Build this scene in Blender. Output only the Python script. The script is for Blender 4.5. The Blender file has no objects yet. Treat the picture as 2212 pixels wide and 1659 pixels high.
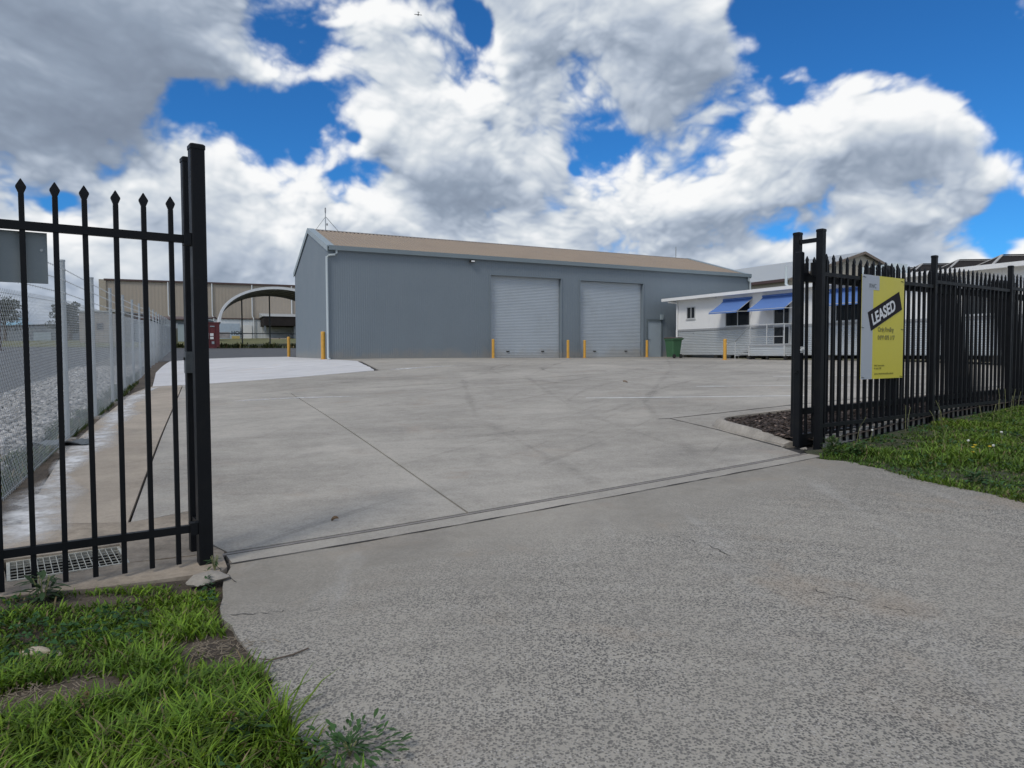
import bpy, bmesh, math, random
import numpy as np
from mathutils import Vector, Matrix
from mathutils.geometry import delaunay_2d_cdt
random.seed(7); rng = np.random.default_rng(11)
SC = bpy.context.scene
COL = SC.collection
R = math.radians

# ------------------------------------------------------------------ camera
cam_d = bpy.data.cameras.new('camera'); cam = bpy.data.objects.new('camera', cam_d); COL.objects.link(cam)
PITCH = math.atan(67.5/1533.0); ROLL = 0.003
f = Vector((0, math.cos(PITCH), -math.sin(PITCH)))
r0 = Vector((1, 0, 0)); u0 = Vector((0, math.sin(PITCH), math.cos(PITCH)))
r_ = r0*math.cos(ROLL)-u0*math.sin(ROLL); u_ = u0*math.cos(ROLL)+r0*math.sin(ROLL)
M = Matrix((r_, u_, -f)).transposed().to_4x4(); M.translation = (0, 0, 1.435)
cam.matrix_world = M
cam_d.sensor_width = 36; cam_d.lens = 36*1533/2212
cam_d.clip_start = 0.05; cam_d.clip_end = 4000
SC.camera = cam

# ------------------------------------------------------------------ light and sky
SC.view_settings.view_transform = 'Standard'; SC.view_settings.look = 'None'
SC.view_settings.exposure = 0.0; SC.view_settings.gamma = 1; SC.view_settings.use_curve_mapping = False
SUN_AZ, SUN_EL = -146.0, 48.0          # degrees clockwise from +Y (view direction), elevation
sd = Vector((math.sin(R(SUN_AZ))*math.cos(R(SUN_EL)), math.cos(R(SUN_AZ))*math.cos(R(SUN_EL)), math.sin(R(SUN_EL))))
sun_d = bpy.data.lights.new('sun', 'SUN'); sun = bpy.data.objects.new('sun', sun_d); COL.objects.link(sun)
sun_d.energy = 1.5; sun_d.angle = R(16); sun_d.color = (1.0, 0.94, 0.85)
sun.rotation_euler = sd.to_track_quat('Z', 'Y').to_euler(); sun.location = (-30, -10, 60)

def nd(nt, typ, props=None, **ins):
    n = nt.nodes.new(typ)
    for k, v in (props or {}).items(): setattr(n, k, v)
    for k, v in ins.items():
        s = n.inputs[int(k[1:])] if k[0] == '_' and k[1:].isdigit() else n.inputs[k.replace('_', ' ')]
        if isinstance(v, bpy.types.NodeSocket): nt.links.new(v, s)
        else: s.default_value = v
    return n
def mth(nt, op, a, b=0.0, c=None, clamp=False):
    n = nd(nt, 'ShaderNodeMath', {'operation': op, 'use_clamp': clamp}, _0=a, _1=b)
    if c is not None: n.inputs[2].default_value = c
    return n.outputs[0]
def sstep(nt, v, a, b, t0=0.0, t1=1.0):
    return nd(nt, 'ShaderNodeMapRange', {'interpolation_type': 'SMOOTHSTEP'}, Value=v, From_Min=a, From_Max=b, To_Min=t0, To_Max=t1).outputs[0]
def lin(nt, v, a, b, t0=0.0, t1=1.0):
    return nd(nt, 'ShaderNodeMapRange', {'clamp': True}, Value=v, From_Min=a, From_Max=b, To_Min=t0, To_Max=t1).outputs[0]
def mixc(nt, fac, a, b, mode='MIX'):
    n = nt.nodes.new('ShaderNodeMix'); n.data_type = 'RGBA'; n.blend_type = mode
    for s, v in ((n.inputs[0], fac), (n.inputs[6], a), (n.inputs[7], b)):
        if isinstance(v, bpy.types.NodeSocket): nt.links.new(v, s)
        else: s.default_value = v if not isinstance(v, tuple) or len(v) == 4 else (*v, 1)
    return n.outputs[2]
def noise(nt, vec, scale, detail=4, rough=.55, dist=0.0, out=0):
    n = nd(nt, 'ShaderNodeTexNoise', None, Vector=vec, Scale=scale, Detail=detail, Roughness=rough, Distortion=dist)
    return n.outputs[out]

world = bpy.data.worlds.new('World'); SC.world = world; world.use_nodes = True
nt = world.node_tree; nt.nodes.clear()
def dirv(az, el):
    return (math.sin(R(az))*math.cos(R(el)), math.cos(R(az))*math.cos(R(el)), math.sin(R(el)))
# cloud cover: procedural noise (computed here) over the whole upper sky, azimuth across, elevation up
def make_perm(seed):
    r=np.random.default_rng(seed); p=r.permutation(512).astype(np.int32); g=r.normal(0,1,(512,3)).astype(np.float32); g/=np.linalg.norm(g,axis=1)[:,None]; return p,g
PERM,GRAD=make_perm(5)
def perlin(P):
    I=np.floor(P).astype(np.int32); Fr=(P-I).astype(np.float32); U=Fr*Fr*Fr*(Fr*(Fr*6-15)+10); out=0
    m=511
    for dx in (0,1):
        hx=PERM[(I[...,0]+dx)&m]; wx=U[...,0] if dx else 1-U[...,0]
        for dy in (0,1):
            hy=PERM[(hx+I[...,1]+dy)&m]; wy=U[...,1] if dy else 1-U[...,1]
            for dz in (0,1):
                g=GRAD[PERM[(hy+I[...,2]+dz)&m]]; wz=U[...,2] if dz else 1-U[...,2]
                out=out+wx*wy*wz*(g[...,0]*(Fr[...,0]-dx)+g[...,1]*(Fr[...,1]-dy)+g[...,2]*(Fr[...,2]-dz))
    return out
def cloud_field(P,octs,mid=5):
    w=np.stack([perlin(P*5+q) for q in (11.3,57.1,91.7)],-1)*.055
    w2=np.stack([perlin(P*19+q) for q in (3.3,27.1,71.7)],-1)*.008
    Q=P+w+w2; s=0;a=.5;f=4.3;tot=0
    for o in range(octs):
        n=perlin(Q*f+o*17.3)
        if o>=2: n=.6*(np.abs(n)*1.5-.30)+.4*n       # billowy small scales
        if o==mid: smid=s
        s=s+a*n; f*=2.07; a*=.56 if o<2 else .53
    return s,(smid if octs>mid else s)
def dirs(az,el): 
    ce=np.cos(el); return np.stack([np.sin(az)*ce,np.cos(az)*ce,np.sin(el)],-1).astype(np.float32)
def sst(x,a,b): t=np.clip((x-a)/(b-a),0,1); return t*t*(3-2*t)
def blobs(D,lst):
    t=0
    for az,el,rad,amp in lst:
        c=dirs(np.array(R(az)),np.array(R(el))); d=np.linalg.norm(D-c,axis=-1); t=t+amp*(1-sst(d,0,rad*1.3))
    return t
def clouds(AZ,EL,step,octs):
    D=dirs(AZ,EL); P=D*np.array([1,1,1.5],np.float32)+np.array([3.1,1.7,.4],np.float32)
    nz,nl=cloud_field(P,octs)
    DW=D+.050*np.stack([perlin(P*9+q) for q in (5.5,33.1,77.7)],-1)+.030*np.stack([perlin(P*23+q) for q in (1.5,13.1,47.7)],-1)
    den=nz*NW+BW*blobs(DW,COVER)+BIAS+.17*(1-np.clip(EL/.25,0,1))
    t=np.clip(den,0,None); alpha=sst(den,-.03,.21)
    # light: relief towards the sun (up and to the left), self shading through the thickness
    nm=.80*nl+.20*nz
    tm=np.clip(den+(nm-nz)*NW,0,None); hgt=1-np.exp(-tm*2.0)+.5*np.clip(nm*NW+.35,0,2)
    rel=0; sh=0
    for dd,w in ((.25,.55),(.6,.7),(1.3,.7),(2.6,.6)):
        px=int(round(dd*R(1)/step*.35)); py=int(round(dd*R(1)/step*.94))
        q=np.roll(np.roll(hgt,px,1),py,0); rel=rel+w*np.clip(hgt-q,-.5,.5)
    for dd in (.8,2.,3.6,5.5):
        px=int(round(dd*R(1)/step*.35)); py=int(round(dd*R(1)/step*.94))
        sh=sh+np.roll(np.roll(tm,px,1),py,0)
    L=np.exp(-sh*SHK); edge=np.exp(-t*EDGK)
    b=B0+.32*L+.20*edge+RELK*rel+BW*0+blobs(DW,GREY)
    b=np.where(b<.35,.35*np.exp((b-.35)/.35*.9),b)
    return alpha,np.clip(b,.05,1.08)
def ramp(b):
    xs=[0,.25,.5,.75,1.0,1.1]; c=np.array([(.18,.22,.295),(.285,.345,.44),(.45,.515,.615),(.66,.71,.765),(.91,.925,.94),(.97,.975,.975)])
    return np.stack([np.interp(b,xs,c[:,i]) for i in range(3)],-1)
SHK=.27; EDGK=3.4; NW=2.1; BW=.75; BIAS=.245; B0=.36; RELK=.60
COVER = [(25.5, 25, .16, -.8), (19.5, 24, .07, -.5), (34.5, 21.5, .13, -.75), (36.5, 14.5, .075, -.7), (35, 9.2, .05, -.5), (34.3, 6.2, .028, -.35),
 (-24.0, 18.2, .05, -.66), (-25.0, 14.8, .05, -.62), (-28, 13.0, .032, -.42), (-19.8, 18.6, .03, -.3), (-2.9, 24.6, .028, -.55), (-2.2, 21.5, .016, -.45), (-1.2, 17.5, .018, -.4), (-13, 16.5, .018, -.35), (-1.0, 19.5, .02, -.2), (2.0, 15.8, .032, -.45),
 (1.0, 13.6, .028, -.36), (4.4, 13.4, .025, -.34), (-14, 13.4, .026, -.32), (-17.5, 15.5, .02, -.25), (-31.7, 10, .022, -.34), (-34.4, 3.6, .05, -.25), (24.5, 10.5, .022, -.2), (29.5, 8.6, .03, -.25),
 (-31, 20, .20, .42), (-12, 21.5, .10, .34), (-8.5, 19, .10, .42), (-9, 13, .08, .30), (8, 21.5, .10, .38), (28, 15.0, .075, .34), (18.5, 15.5, .08, .34), (11.5, 15.0, .08, .26), (-4, 12.0, .10, .32),
 (9, 8.5, .12, .32), (16, 6.5, .10, .40), (23, 6.5, .10, .36), (-24, 9.0, .10, .30), (-10, 7, .12, .24), (0, 5, .12, .22), (24, 4, .12, .35), (33, 6.0, .09, .55), (29, 7.0, .06, .4), (36, 3, .06, .3), (-16, 3, .15, .2)]
GREY = [(-33, 20, .24, -.30), (-28, 16.3, .09, -.16), (-3.5, 11.0, .08, -.20), (10, 18.5, .07, -.16), (4.5, 6.6, .09, -.14), (16, 6.0, .11, -.26), (26, 5.5, .12, -.26), (-14, 6, .08, -.12),
 (-23, 10, .06, .12), (-18, 9, .06, .10), (-12, 21, .10, .08), (12, 11.4, .04, .12), (16.5, 16.5, .05, .08), (32, 3.5, .035, .2)]

def cloud_image():
    Wd, Hd = 5120, 1280; lo = 4
    def grid(w, h_):
        st = 2*math.pi/w; az = (np.arange(w)+.5)*st-math.pi; el = math.pi/2-(np.arange(h_)+.5)*(math.pi/2/h_)
        return [q.astype(np.float32) for q in np.meshgrid(az, el)], st
    (AZ, EL), st = grid(Wd//lo, Hd//lo); al, b = clouds(AZ, EL, st, 6)
    def up(q):
        for ax in (0, 1):
            n_ = q.shape[ax]; x = (np.arange(n_*lo)+.5)/lo-.5; i = np.floor(x).astype(int); f_ = (x-i).astype(np.float32); f_ = f_.reshape([-1, 1] if ax == 0 else [1, -1])
            q = np.take(q, i.clip(0, n_-1), ax)*(1-f_)+np.take(q, (i+1).clip(0, n_-1), ax)*f_
        return q
    al, b = up(al), up(b)
    (AZ, EL), st = grid(Wd, Hd); c0, c1 = int((math.pi+R(-50))/st), int((math.pi+R(50))/st); r0_ = int((90-44)/90*Hd)
    a2, b2 = clouds(AZ[r0_:, c0:c1], EL[r0_:, c0:c1], st, 8)
    wx = np.clip(np.minimum(np.arange(c1-c0), np.arange(c1-c0)[::-1])/100, 0, 1)[None]; wy = np.clip((np.arange(Hd-r0_)-60)/80, 0, 1)[:, None]; w = (wx*wy).astype(np.float32)
    al[r0_:, c0:c1] = al[r0_:, c0:c1]*(1-w)+a2*w; b[r0_:, c0:c1] = b[r0_:, c0:c1]*(1-w)+b2*w
    px = np.concatenate([ramp(b), al[..., None]], -1).astype(np.float32)[::-1]
    im = bpy.data.images.new('cloud_cover', Wd, Hd, alpha=True); im.colorspace_settings.name = 'Non-Color'; im.alpha_mode = 'CHANNEL_PACKED'
    im.pixels.foreach_set(np.ascontiguousarray(px.clip(0, 1)).ravel()); im.update(); im.pack(); return im
def build_sky(nt):
    tc = nd(nt, 'ShaderNodeTexCoord').outputs['Generated']
    sky = nd(nt, 'ShaderNodeTexSky', {'sky_type': 'NISHITA', 'sun_disc': False, 'sun_elevation': R(SUN_EL), 'sun_rotation': R(SUN_AZ % 360), 'altitude': 800.0, 'air_density': 1.0, 'dust_density': 0.1, 'ozone_density': 1.5})
    skyc = mixc(nt, 1.0, sky.outputs[0], SKY_TINT, 'MULTIPLY')
    sp = nd(nt, 'ShaderNodeSeparateXYZ', None, Vector=tc).outputs
    u = mth(nt, 'MULTIPLY_ADD', mth(nt, 'ARCTAN2', sp[0], sp[1]), 1/(2*math.pi)); u.node.inputs[2].default_value = .5
    v = mth(nt, 'MULTIPLY', mth(nt, 'ARCSINE', sp[2]), 2/math.pi); v = mth(nt, 'MINIMUM', mth(nt, 'MAXIMUM', v, .0006), .9994)
    uv = nd(nt, 'ShaderNodeCombineXYZ', None, _0=u, _1=v).outputs[0]
    ti = nd(nt, 'ShaderNodeTexImage', {'image': cloud_image(), 'interpolation': 'Cubic'}, Vector=uv)
    cl = nd(nt, 'ShaderNodeVectorMath', {'operation': 'SCALE'}, _0=ti.outputs[0], Scale=CLOUD_GAIN).outputs[0]
    col = mixc(nt, ti.outputs[1], skyc, cl)
    low = sstep(nt, sp[2], -.02, .0)
    col = mixc(nt, low, (1.6, 1.75, 1.8, 1), col)
    bg = nd(nt, 'ShaderNodeBackground', None, Color=col, Strength=0.1)
    out = nd(nt, 'ShaderNodeOutputWorld'); nt.links.new(bg.outputs[0], out.inputs[0])
SKY_TINT = (.20, .68, 1.18, 1); CLOUD_GAIN = 10.0
build_sky(nt)

# ------------------------------------------------------------------ ground height
CP = [(-2.13,4.8,0),(-2.9,4.2,0),(-4,3.4,0),(-6,1.9,-.02),(0.5,6.75,.07),(3.97,9.18,.2),(6.6,11.05,.37),(8.65,12.5,.45),(11,14.2,.5),
 (0,0,-.12),(0,2.6,-.1),(3,3,-.05),(5,4,.05),(-3,0,-.14),(8,6,.2),(0,-6,-.3),(9,-3,0.),(-9,-5,-.3),(14,6,.35),
 (-6.1,9.7,.26),(-7.33,12.5,.32),(-11,20.5,.55),(-12.4,23.7,.65),
 (-7.8,30.4,1.165),(-12.4,40,1.2),(14,42.1,1.2),(3,36,1.165),(8.4,38,1.18),(12.5,31,1.1),(14.4,26,1.05),(18,20,.85),(22,16,.8),
 (-22,34,.95),(-30,40,1.2),(-16,12,.15),(-24,14,.3),(-35,20,.5),(-25,0,-.1),
 (-20,55,1.6),(-30,72,2.),(-10,60,1.8),(-40,95,3.1),(10,95,3.1),(-80,60,2.),(-80,110,3.6),(60,60,1.6),(60,110,3.4),(60,20,1.),(60,-20,.2),(-60,-30,-.6),(30,30,1.2),(0,-40,-.8)]
CPa = np.array(CP, float)
def _k(a, b):
    d2 = ((a[:, None]-b[None])**2).sum(-1); return .5*d2*np.log(d2+1e-9)
_n = len(CPa); _A = np.zeros((_n+3, _n+3)); _A[:_n, :_n] = _k(CPa[:, :2], CPa[:, :2])+np.eye(_n)*.5
_A[:_n, _n] = 1; _A[:_n, _n+1:] = CPa[:, :2]; _A[_n, :_n] = 1; _A[_n+1:, :_n] = CPa[:, :2].T
_W = np.linalg.solve(_A, np.r_[CPa[:, 2], 0, 0, 0])
def hs(xy):
    q = np.atleast_2d(np.asarray(xy, float)).copy()
    rr = np.hypot(q[:, 0], q[:, 1]); s = np.where(rr > 125, 125/np.maximum(rr, 1e-6), 1.0); q *= s[:, None]
    return _k(q, CPa[:, :2])@_W[:_n]+_W[_n]+_W[_n+1]*q[:, 0]+_W[_n+2]*q[:, 1]
def h(x, y): return float(hs([(x, y)])[0])

# ------------------------------------------------------------------ helpers
class MB:
    def __init__(s): s.v = []; s.f = []
    def add(s, vs, fs):
        b = len(s.v); s.v += [tuple(q) for q in vs]; s.f += [tuple(b+i for i in q) for q in fs]; return s
    def box(s, x0, y0, z0, x1, y1, z1):
        x0, x1 = min(x0, x1), max(x0, x1); y0, y1 = min(y0, y1), max(y0, y1); z0, z1 = min(z0, z1), max(z0, z1)
        return s.add([(x0,y0,z0),(x1,y0,z0),(x1,y1,z0),(x0,y1,z0),(x0,y0,z1),(x1,y0,z1),(x1,y1,z1),(x0,y1,z1)],
              [(0,3,2,1),(4,5,6,7),(0,1,5,4),(1,2,6,5),(2,3,7,6),(3,0,4,7)])
    def loft(s, rings, cap=True):
        n = len(rings[0]); vs = [p for r in rings for p in r]; fs = []
        for i in range(len(rings)-1):
            for j in range(n):
                k = (j+1) % n; fs.append((i*n+j, i*n+k, (i+1)*n+k, (i+1)*n+j))
        if cap: fs += [tuple(range(n-1, -1, -1)), tuple((len(rings)-1)*n+j for j in range(n))]
        return s.add(vs, fs)
    def prism(s, pts, z0, z1): return s.loft([[(x, y, z0) for x, y in pts], [(x, y, z1) for x, y in pts]])
    def cbox(s, cx, cy, hx, hy, z0, z1, c=.006, top=None):
        o = lambda a, b, c: [(cx-a+c, cy-b), (cx+a-c, cy-b), (cx+a, cy-b+c), (cx+a, cy+b-c), (cx+a-c, cy+b), (cx-a+c, cy+b), (cx-a, cy+b-c), (cx-a, cy-b+c)]
        rings = [[(x, y, z0) for x, y in o(hx, hy, c)], [(x, y, z1-(top or 0)) for x, y in o(hx, hy, c)]]
        if top: rings.append([(x, y, z1) for x, y in o(hx-top, hy-top, c)])
        return s.loft(rings)
    def tube(s, pts, r, n=8, r1=None):
        pts = [Vector(p) for p in pts]; rings = []
        for i, p in enumerate(pts):
            d = (pts[min(i+1, len(pts)-1)]-pts[max(i-1, 0)]).normalized()
            a = d.orthogonal().normalized() if abs(d.z) > .9 else d.cross(Vector((0, 0, 1))).normalized()
            b = d.cross(a); rr = r if r1 is None else r+(r1-r)*i/(len(pts)-1)
            rings.append([tuple(p+a*math.cos(2*math.pi*j/n)*rr+b*math.sin(2*math.pi*j/n)*rr) for j in range(n)])
        return s.loft(rings)
    def bar(s, p, q, w, t, up=(0, 0, 1)):
        p = Vector(p); q = Vector(q); d = (q-p).normalized(); a = d.cross(Vector(up))
        a = a.normalized() if a.length > 1e-4 else Vector((1, 0, 0)); b = a.cross(d)
        rg = [[tuple(e+a*sx*w/2+b*sy*t/2) for sx, sy in ((-1,-1),(1,-1),(1,1),(-1,1))] for e in (p, q)]
        return s.loft(rg)
    def quad(s, a, b, c, d): return s.add([a, b, c, d], [(0, 1, 2, 3)])
    def build(s, name, mat, parent=None, smooth=None, kind=None):
        me = bpy.data.meshes.new(name); me.from_pydata(s.v, [], s.f); me.update()
        bm = bmesh.new(); bm.from_mesh(me); bmesh.ops.recalc_face_normals(bm, faces=bm.faces); bm.to_mesh(me); bm.free()
        return link(name, me, mat, parent, smooth, kind)
def link(name, me, mat, parent=None, smooth=None, kind=None):
    if mat: me.materials.append(mat)
    if smooth:
        me.shade_smooth(); me.set_sharp_from_angle(angle=R(smooth))
    o = bpy.data.objects.new(name, me); COL.objects.link(o)
    if parent: o.parent = parent
    if kind: o['kind'] = kind
    return o
def tag(o, label, cat=None, group=None, kind=None):
    o['label'] = label
    if cat: o['category'] = cat
    if group: o['group'] = group
    if kind: o['kind'] = kind
    return o
def thing(name, label, cat, loc, rz=0.0, group=None):
    o = bpy.data.objects.new(name, None); COL.objects.link(o); o.empty_display_size = .3
    o.location = loc; o.rotation_euler = (0, 0, rz); return tag(o, label, cat, group)
def child(name, me, parent, loc=(0, 0, 0), rot=(0, 0, 0)):
    o = bpy.data.objects.new(name, me); COL.objects.link(o); o.parent = parent; o.location = loc; o.rotation_euler = rot; return o

# ------------------------------------------------------------------ materials
def mat(name):
    m = bpy.data.materials.new(name); m.use_nodes = True; nt = m.node_tree
    return m, nt, nt.nodes['Principled BSDF']
def obco(nt): return nd(nt, 'ShaderNodeTexCoord').outputs['Object']
def bump(nt, bs, height, strength=.3, dist=.01):
    b = nd(nt, 'ShaderNodeBump', None, Strength=strength, Distance=dist, Height=height); nt.links.new(b.outputs[0], bs.inputs['Normal'])
def paint(name, col, rough=.5, var=.12, scale=3.0, metal=0.0, dirt=None, spec=.5):
    m, nt, bs = mat(name); P = obco(nt)
    n1 = noise(nt, P, scale, 5, .6); n2 = noise(nt, P, scale*14, 3, .6)
    k = mth(nt, 'ADD', lin(nt, n1, .25, .75, 1-var, 1+var), lin(nt, n2, .3, .7, -var*.4, var*.4))
    c = nd(nt, 'ShaderNodeVectorMath', {'operation': 'SCALE'}, _0=(*col,), Scale=k).outputs[0]
    if dirt:
        dn = sstep(nt, noise(nt, P, scale*.7, 6, .65, .3), .5, .72, 0, dirt[1])
        c = mixc(nt, dn, c, dirt[0])
    nt.links.new(c, bs.inputs['Base Color'])
    nt.links.new(lin(nt, n1, .3, .7, rough-.08, rough+.08), bs.inputs['Roughness'])
    bs.inputs['Metallic'].default_value = metal; bs.inputs['Specular IOR Level'].default_value = spec
    return m
def tinted(name, rough=.6, trans=0.0):
    m, nt, bs = mat(name); a = nd(nt, 'ShaderNodeVertexColor', {'layer_name': 'tint'})
    nt.links.new(a.outputs[0], bs.inputs['Base Color']); bs.inputs['Roughness'].default_value = rough
    bs.inputs['Specular IOR Level'].default_value = .3
    if trans:
        tr = nd(nt, 'ShaderNodeBsdfTranslucent', None, Color=a.outputs[0]); mx = nd(nt, 'ShaderNodeMixShader', None, _0=trans, _1=bs.outputs[0], _2=tr.outputs[0])
        nt.links.new(mx.outputs[0], nt.nodes['Material Output'].inputs[0])
    return m
FA = Vector((-2.103, 4.80, 0)); FD = Vector((.812, .584, 0)).normalized(); FN = Vector((-FD.y, FD.x, 0)); FROT = math.atan2(FD.y, FD.x)
def concrete(name, base, warm=(1.0, .96, .9), stain=.25, aggregate=False, streak=True, grain=.10, blotch=.10):
    m, nt, bs = mat(name); P = obco(nt)
    big = noise(nt, P, .22, 6, .6, .4); mid = noise(nt, P, 1.3, 5, .65, .6); fine = noise(nt, P, 45, 3, .7); mot = noise(nt, P, 7.0, 5, .7)
    k = mth(nt, 'ADD', lin(nt, big, .3, .7, 1-stain, 1+stain*.7), lin(nt, mid, .3, .7, -blotch, blotch))
    k = mth(nt, 'ADD', k, lin(nt, mot, .3, .7, -blotch*.7, blotch*.7))
    k = mth(nt, 'ADD', k, lin(nt, fine, .3, .7, -grain, grain))
    if streak:
        mp = nd(nt, 'ShaderNodeMapping', {'vector_type': 'TEXTURE'}, Vector=P); mp.inputs['Rotation'].default_value = (0, 0, R(24)); mp.inputs['Scale'].default_value = (6.0, .55, 1)
        st = noise(nt, mp.outputs[0], 1.0, 6, .65, .8)
        k = mth(nt, 'ADD', k, lin(nt, st, .32, .68, -.09, .08))
        mp2 = nd(nt, 'ShaderNodeMapping', {'vector_type': 'TEXTURE'}, Vector=P); mp2.inputs['Rotation'].default_value = (0, 0, R(62)); mp2.inputs['Scale'].default_value = (5.0, .35, 1)
        st2 = sstep(nt, noise(nt, mp2.outputs[0], 1.0, 4, .6, 1.2), .58, .70, 0, -.16)
        k = mth(nt, 'ADD', k, st2)
    c = nd(nt, 'ShaderNodeVectorMath', {'operation': 'SCALE'}, _0=(base*warm[0], base*warm[1], base*warm[2]), Scale=k).outputs[0]
    rust = sstep(nt, noise(nt, P, .9, 5, .65, .5), .56, .74, 0, .38)
    c = mixc(nt, rust, c, (base*1.02, base*.80, base*.62, 1))
    hgt = fine
    if aggregate:
        sdist = nd(nt, 'ShaderNodeVectorMath', {'operation': 'DOT_PRODUCT'}, _0=P, _1=tuple(-FN)).outputs['Value']
        sdist = mth(nt, 'ADD', sdist, FN.dot(FA))
        expo = sstep(nt, mth(nt, 'ADD', sdist, lin(nt, mid, .2, .8, -.5, .5)), .25, 1.7)
        expo = mth(nt, 'MULTIPLY', expo, lin(nt, noise(nt, P, .8, 3, .6), .35, .62, .72, 1.0))
        wp = nd(nt, 'ShaderNodeVectorMath', {'operation': 'ADD'}, _0=P, _1=nd(nt, 'ShaderNodeVectorMath', {'operation': 'SCALE'}, _0=noise(nt, P, 130, 2, .5, out=1), Scale=.008).outputs[0]).outputs[0]
        vo = nd(nt, 'ShaderNodeTexVoronoi', {'feature': 'F1'}, Vector=wp, Scale=86.0, Randomness=1.0)
        rnd = nd(nt, 'ShaderNodeSeparateColor', None, Color=vo.outputs['Color'])
        pit = mth(nt, 'MULTIPLY', sstep(nt, vo.outputs['Distance'], .70, .36), sstep(nt, rnd.outputs[0], .10, .42))
        vo2 = nd(nt, 'ShaderNodeTexVoronoi', {'feature': 'F1'}, Vector=wp, Scale=47.0, Randomness=1.0)
        rnd2 = nd(nt, 'ShaderNodeSeparateColor', None, Color=vo2.outputs['Color'])
        pit = mth(nt, 'MAXIMUM', pit, mth(nt, 'MULTIPLY', sstep(nt, vo2.outputs['Distance'], .46, .28), sstep(nt, rnd2.outputs[0], .62, .72)))
        pit = mth(nt, 'MULTIPLY', pit, expo)
        palep = mth(nt, 'MULTIPLY', mth(nt, 'MULTIPLY', sstep(nt, vo.outputs['Distance'], .55, .30), sstep(nt, rnd.outputs[2], .80, .86)), mth(nt, 'MULTIPLY', expo, .75))
        worn = sstep(nt, noise(nt, P, .55, 4, .6, .8), .52, .70, 0, .28)
        pit = mth(nt, 'MULTIPLY', pit, mth(nt, 'SUBTRACT', 1.0, worn))
        peb = mixc(nt, rnd.outputs[1], (.038, .038, .042, 1), (.12, .115, .108, 1))
        c = mixc(nt, mth(nt, 'MULTIPLY', expo, .55), c, (base*1.55, base*1.45, base*1.25, 1))
        c = mixc(nt, mth(nt, 'MULTIPLY', pit, .88), c, peb)
        c = mixc(nt, palep, c, (.52, .49, .44, 1))
        brown = sstep(nt, noise(nt, P, .75, 5, .62, .4), .54, .70, 0, .34)
        c = mixc(nt, brown, c, (base*1.15, base*.88, base*.62, 1))
        pale = sstep(nt, noise(nt, nd(nt, 'ShaderNodeMapping', None, Vector=P, Location=(7.3, 2.2, 0), Rotation=(0, 0, R(35)), Scale=(1.6, .45, 1)).outputs[0], 1.0, 5, .65, .6), .54, .74, 0, .26)
        c = mixc(nt, pale, c, (base*1.75, base*1.70, base*1.6, 1))
        hgt = mth(nt, 'SUBTRACT', fine, mth(nt, 'MULTIPLY', pit, .8))
        tyre = sstep(nt, noise(nt, P, 1.0, 4, .6, 1.0), .55, .7, 0, .22)
        c = mixc(nt, mth(nt, 'MULTIPLY', tyre, sstep(nt, sdist, 1.3, .2)), c, (.12, .12, .125, 1))
    nt.links.new(c, bs.inputs['Base Color']); bs.inputs['Roughness'].default_value = .85; bs.inputs['Specular IOR Level'].default_value = .35
    bump(nt, bs, hgt, .35, .004)
    return m
M_yard = concrete('yard_concrete', .36, warm=(1.07, .99, .86), grain=.16, blotch=.12)
M_yardL = concrete('yard_edge_concrete', .36, warm=(1.14, .97, .77), stain=.3)
M_drive = concrete('driveway_concrete', .285, warm=(1.09, 1.0, .85), aggregate=True, streak=False, stain=.30)
M_thresh = concrete('threshold_concrete', .35, warm=(1.06, .98, .85), streak=False)
M_new = concrete('new_concrete', .63, warm=(1, .985, .975), stain=.10, grain=.05, blotch=.05)
M_apron = concrete('apron_concrete', .30, warm=(1.17, .98, .76), streak=False, stain=.45, blotch=.34)
M_kerb = concrete('kerb_concrete', .36, warm=(1.02, .93, .8), streak=False, stain=.25, blotch=.2)
M_joint = paint('joint_fill', (.045, .042, .04), .95)
M_crack = paint('crack_dark', (.07, .065, .06), .95, var=.4, scale=9)
M_asph = paint('asphalt', (.085, .088, .092), .92, var=.22, scale=.8, dirt=((.14, .135, .125), .6))
M_black = paint('black_steel', (.0055, .0065, .0085), .5, var=.25, scale=6, dirt=((.018, .017, .015), .5), spec=.22)
M_galv = paint('galvanised', (.42, .45, .46), .45, var=.12, scale=8, metal=.5)
M_wire = paint('wire', (.50, .54, .56), .5, metal=.2)
M_grate = paint('grate_bar', (.50, .49, .42), .6, var=.25, scale=14, dirt=((.2, .15, .1), .5))
M_wall = paint('shed_wall', (.185, .222, .25), .5, var=.05, scale=.7)
def dusty(m, col, z0, z1, amt):
    nt = m.node_tree; bs = nt.nodes['Principled BSDF']; l = bs.inputs['Base Color'].links[0]; src = l.from_socket
    P = obco(nt); z = nd(nt, 'ShaderNodeSeparateXYZ', None, Vector=P).outputs[2]
    f_ = sstep(nt, mth(nt, 'ADD', z, lin(nt, noise(nt, P, 1.3, 6, .7), .3, .7, -.25, .25)), z1, z0, 0, amt)
    mp = nd(nt, 'ShaderNodeMapping', {'vector_type': 'TEXTURE'}, Vector=P); mp.inputs['Scale'].default_value = (.10, .10, 2.5)
    run = sstep(nt, noise(nt, mp.outputs[0], 1.0, 3, .6), .60, .78, 0, .16)
    nt.links.new(mixc(nt, run, mixc(nt, f_, src, col), (.27, .27, .25, 1)), bs.inputs['Base Color'])
dusty(M_wall, (.30, .27, .225, 1), .05, .55, .45)
M_capl = paint('shed_trim', (.30, .36, .38), .45, var=.05)
M_gut = paint('gutter_paint', (.21, .255, .275), .45, var=.05)
M_roof = paint('shed_roof', (.335, .268, .205), .65, var=.06, scale=.5, dirt=((.28, .22, .17), .5), spec=.2)
M_shut = paint('roller_curtain', (.43, .475, .51), .42, var=.05, scale=.9, dirt=((.33, .36, .37), .35))
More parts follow.
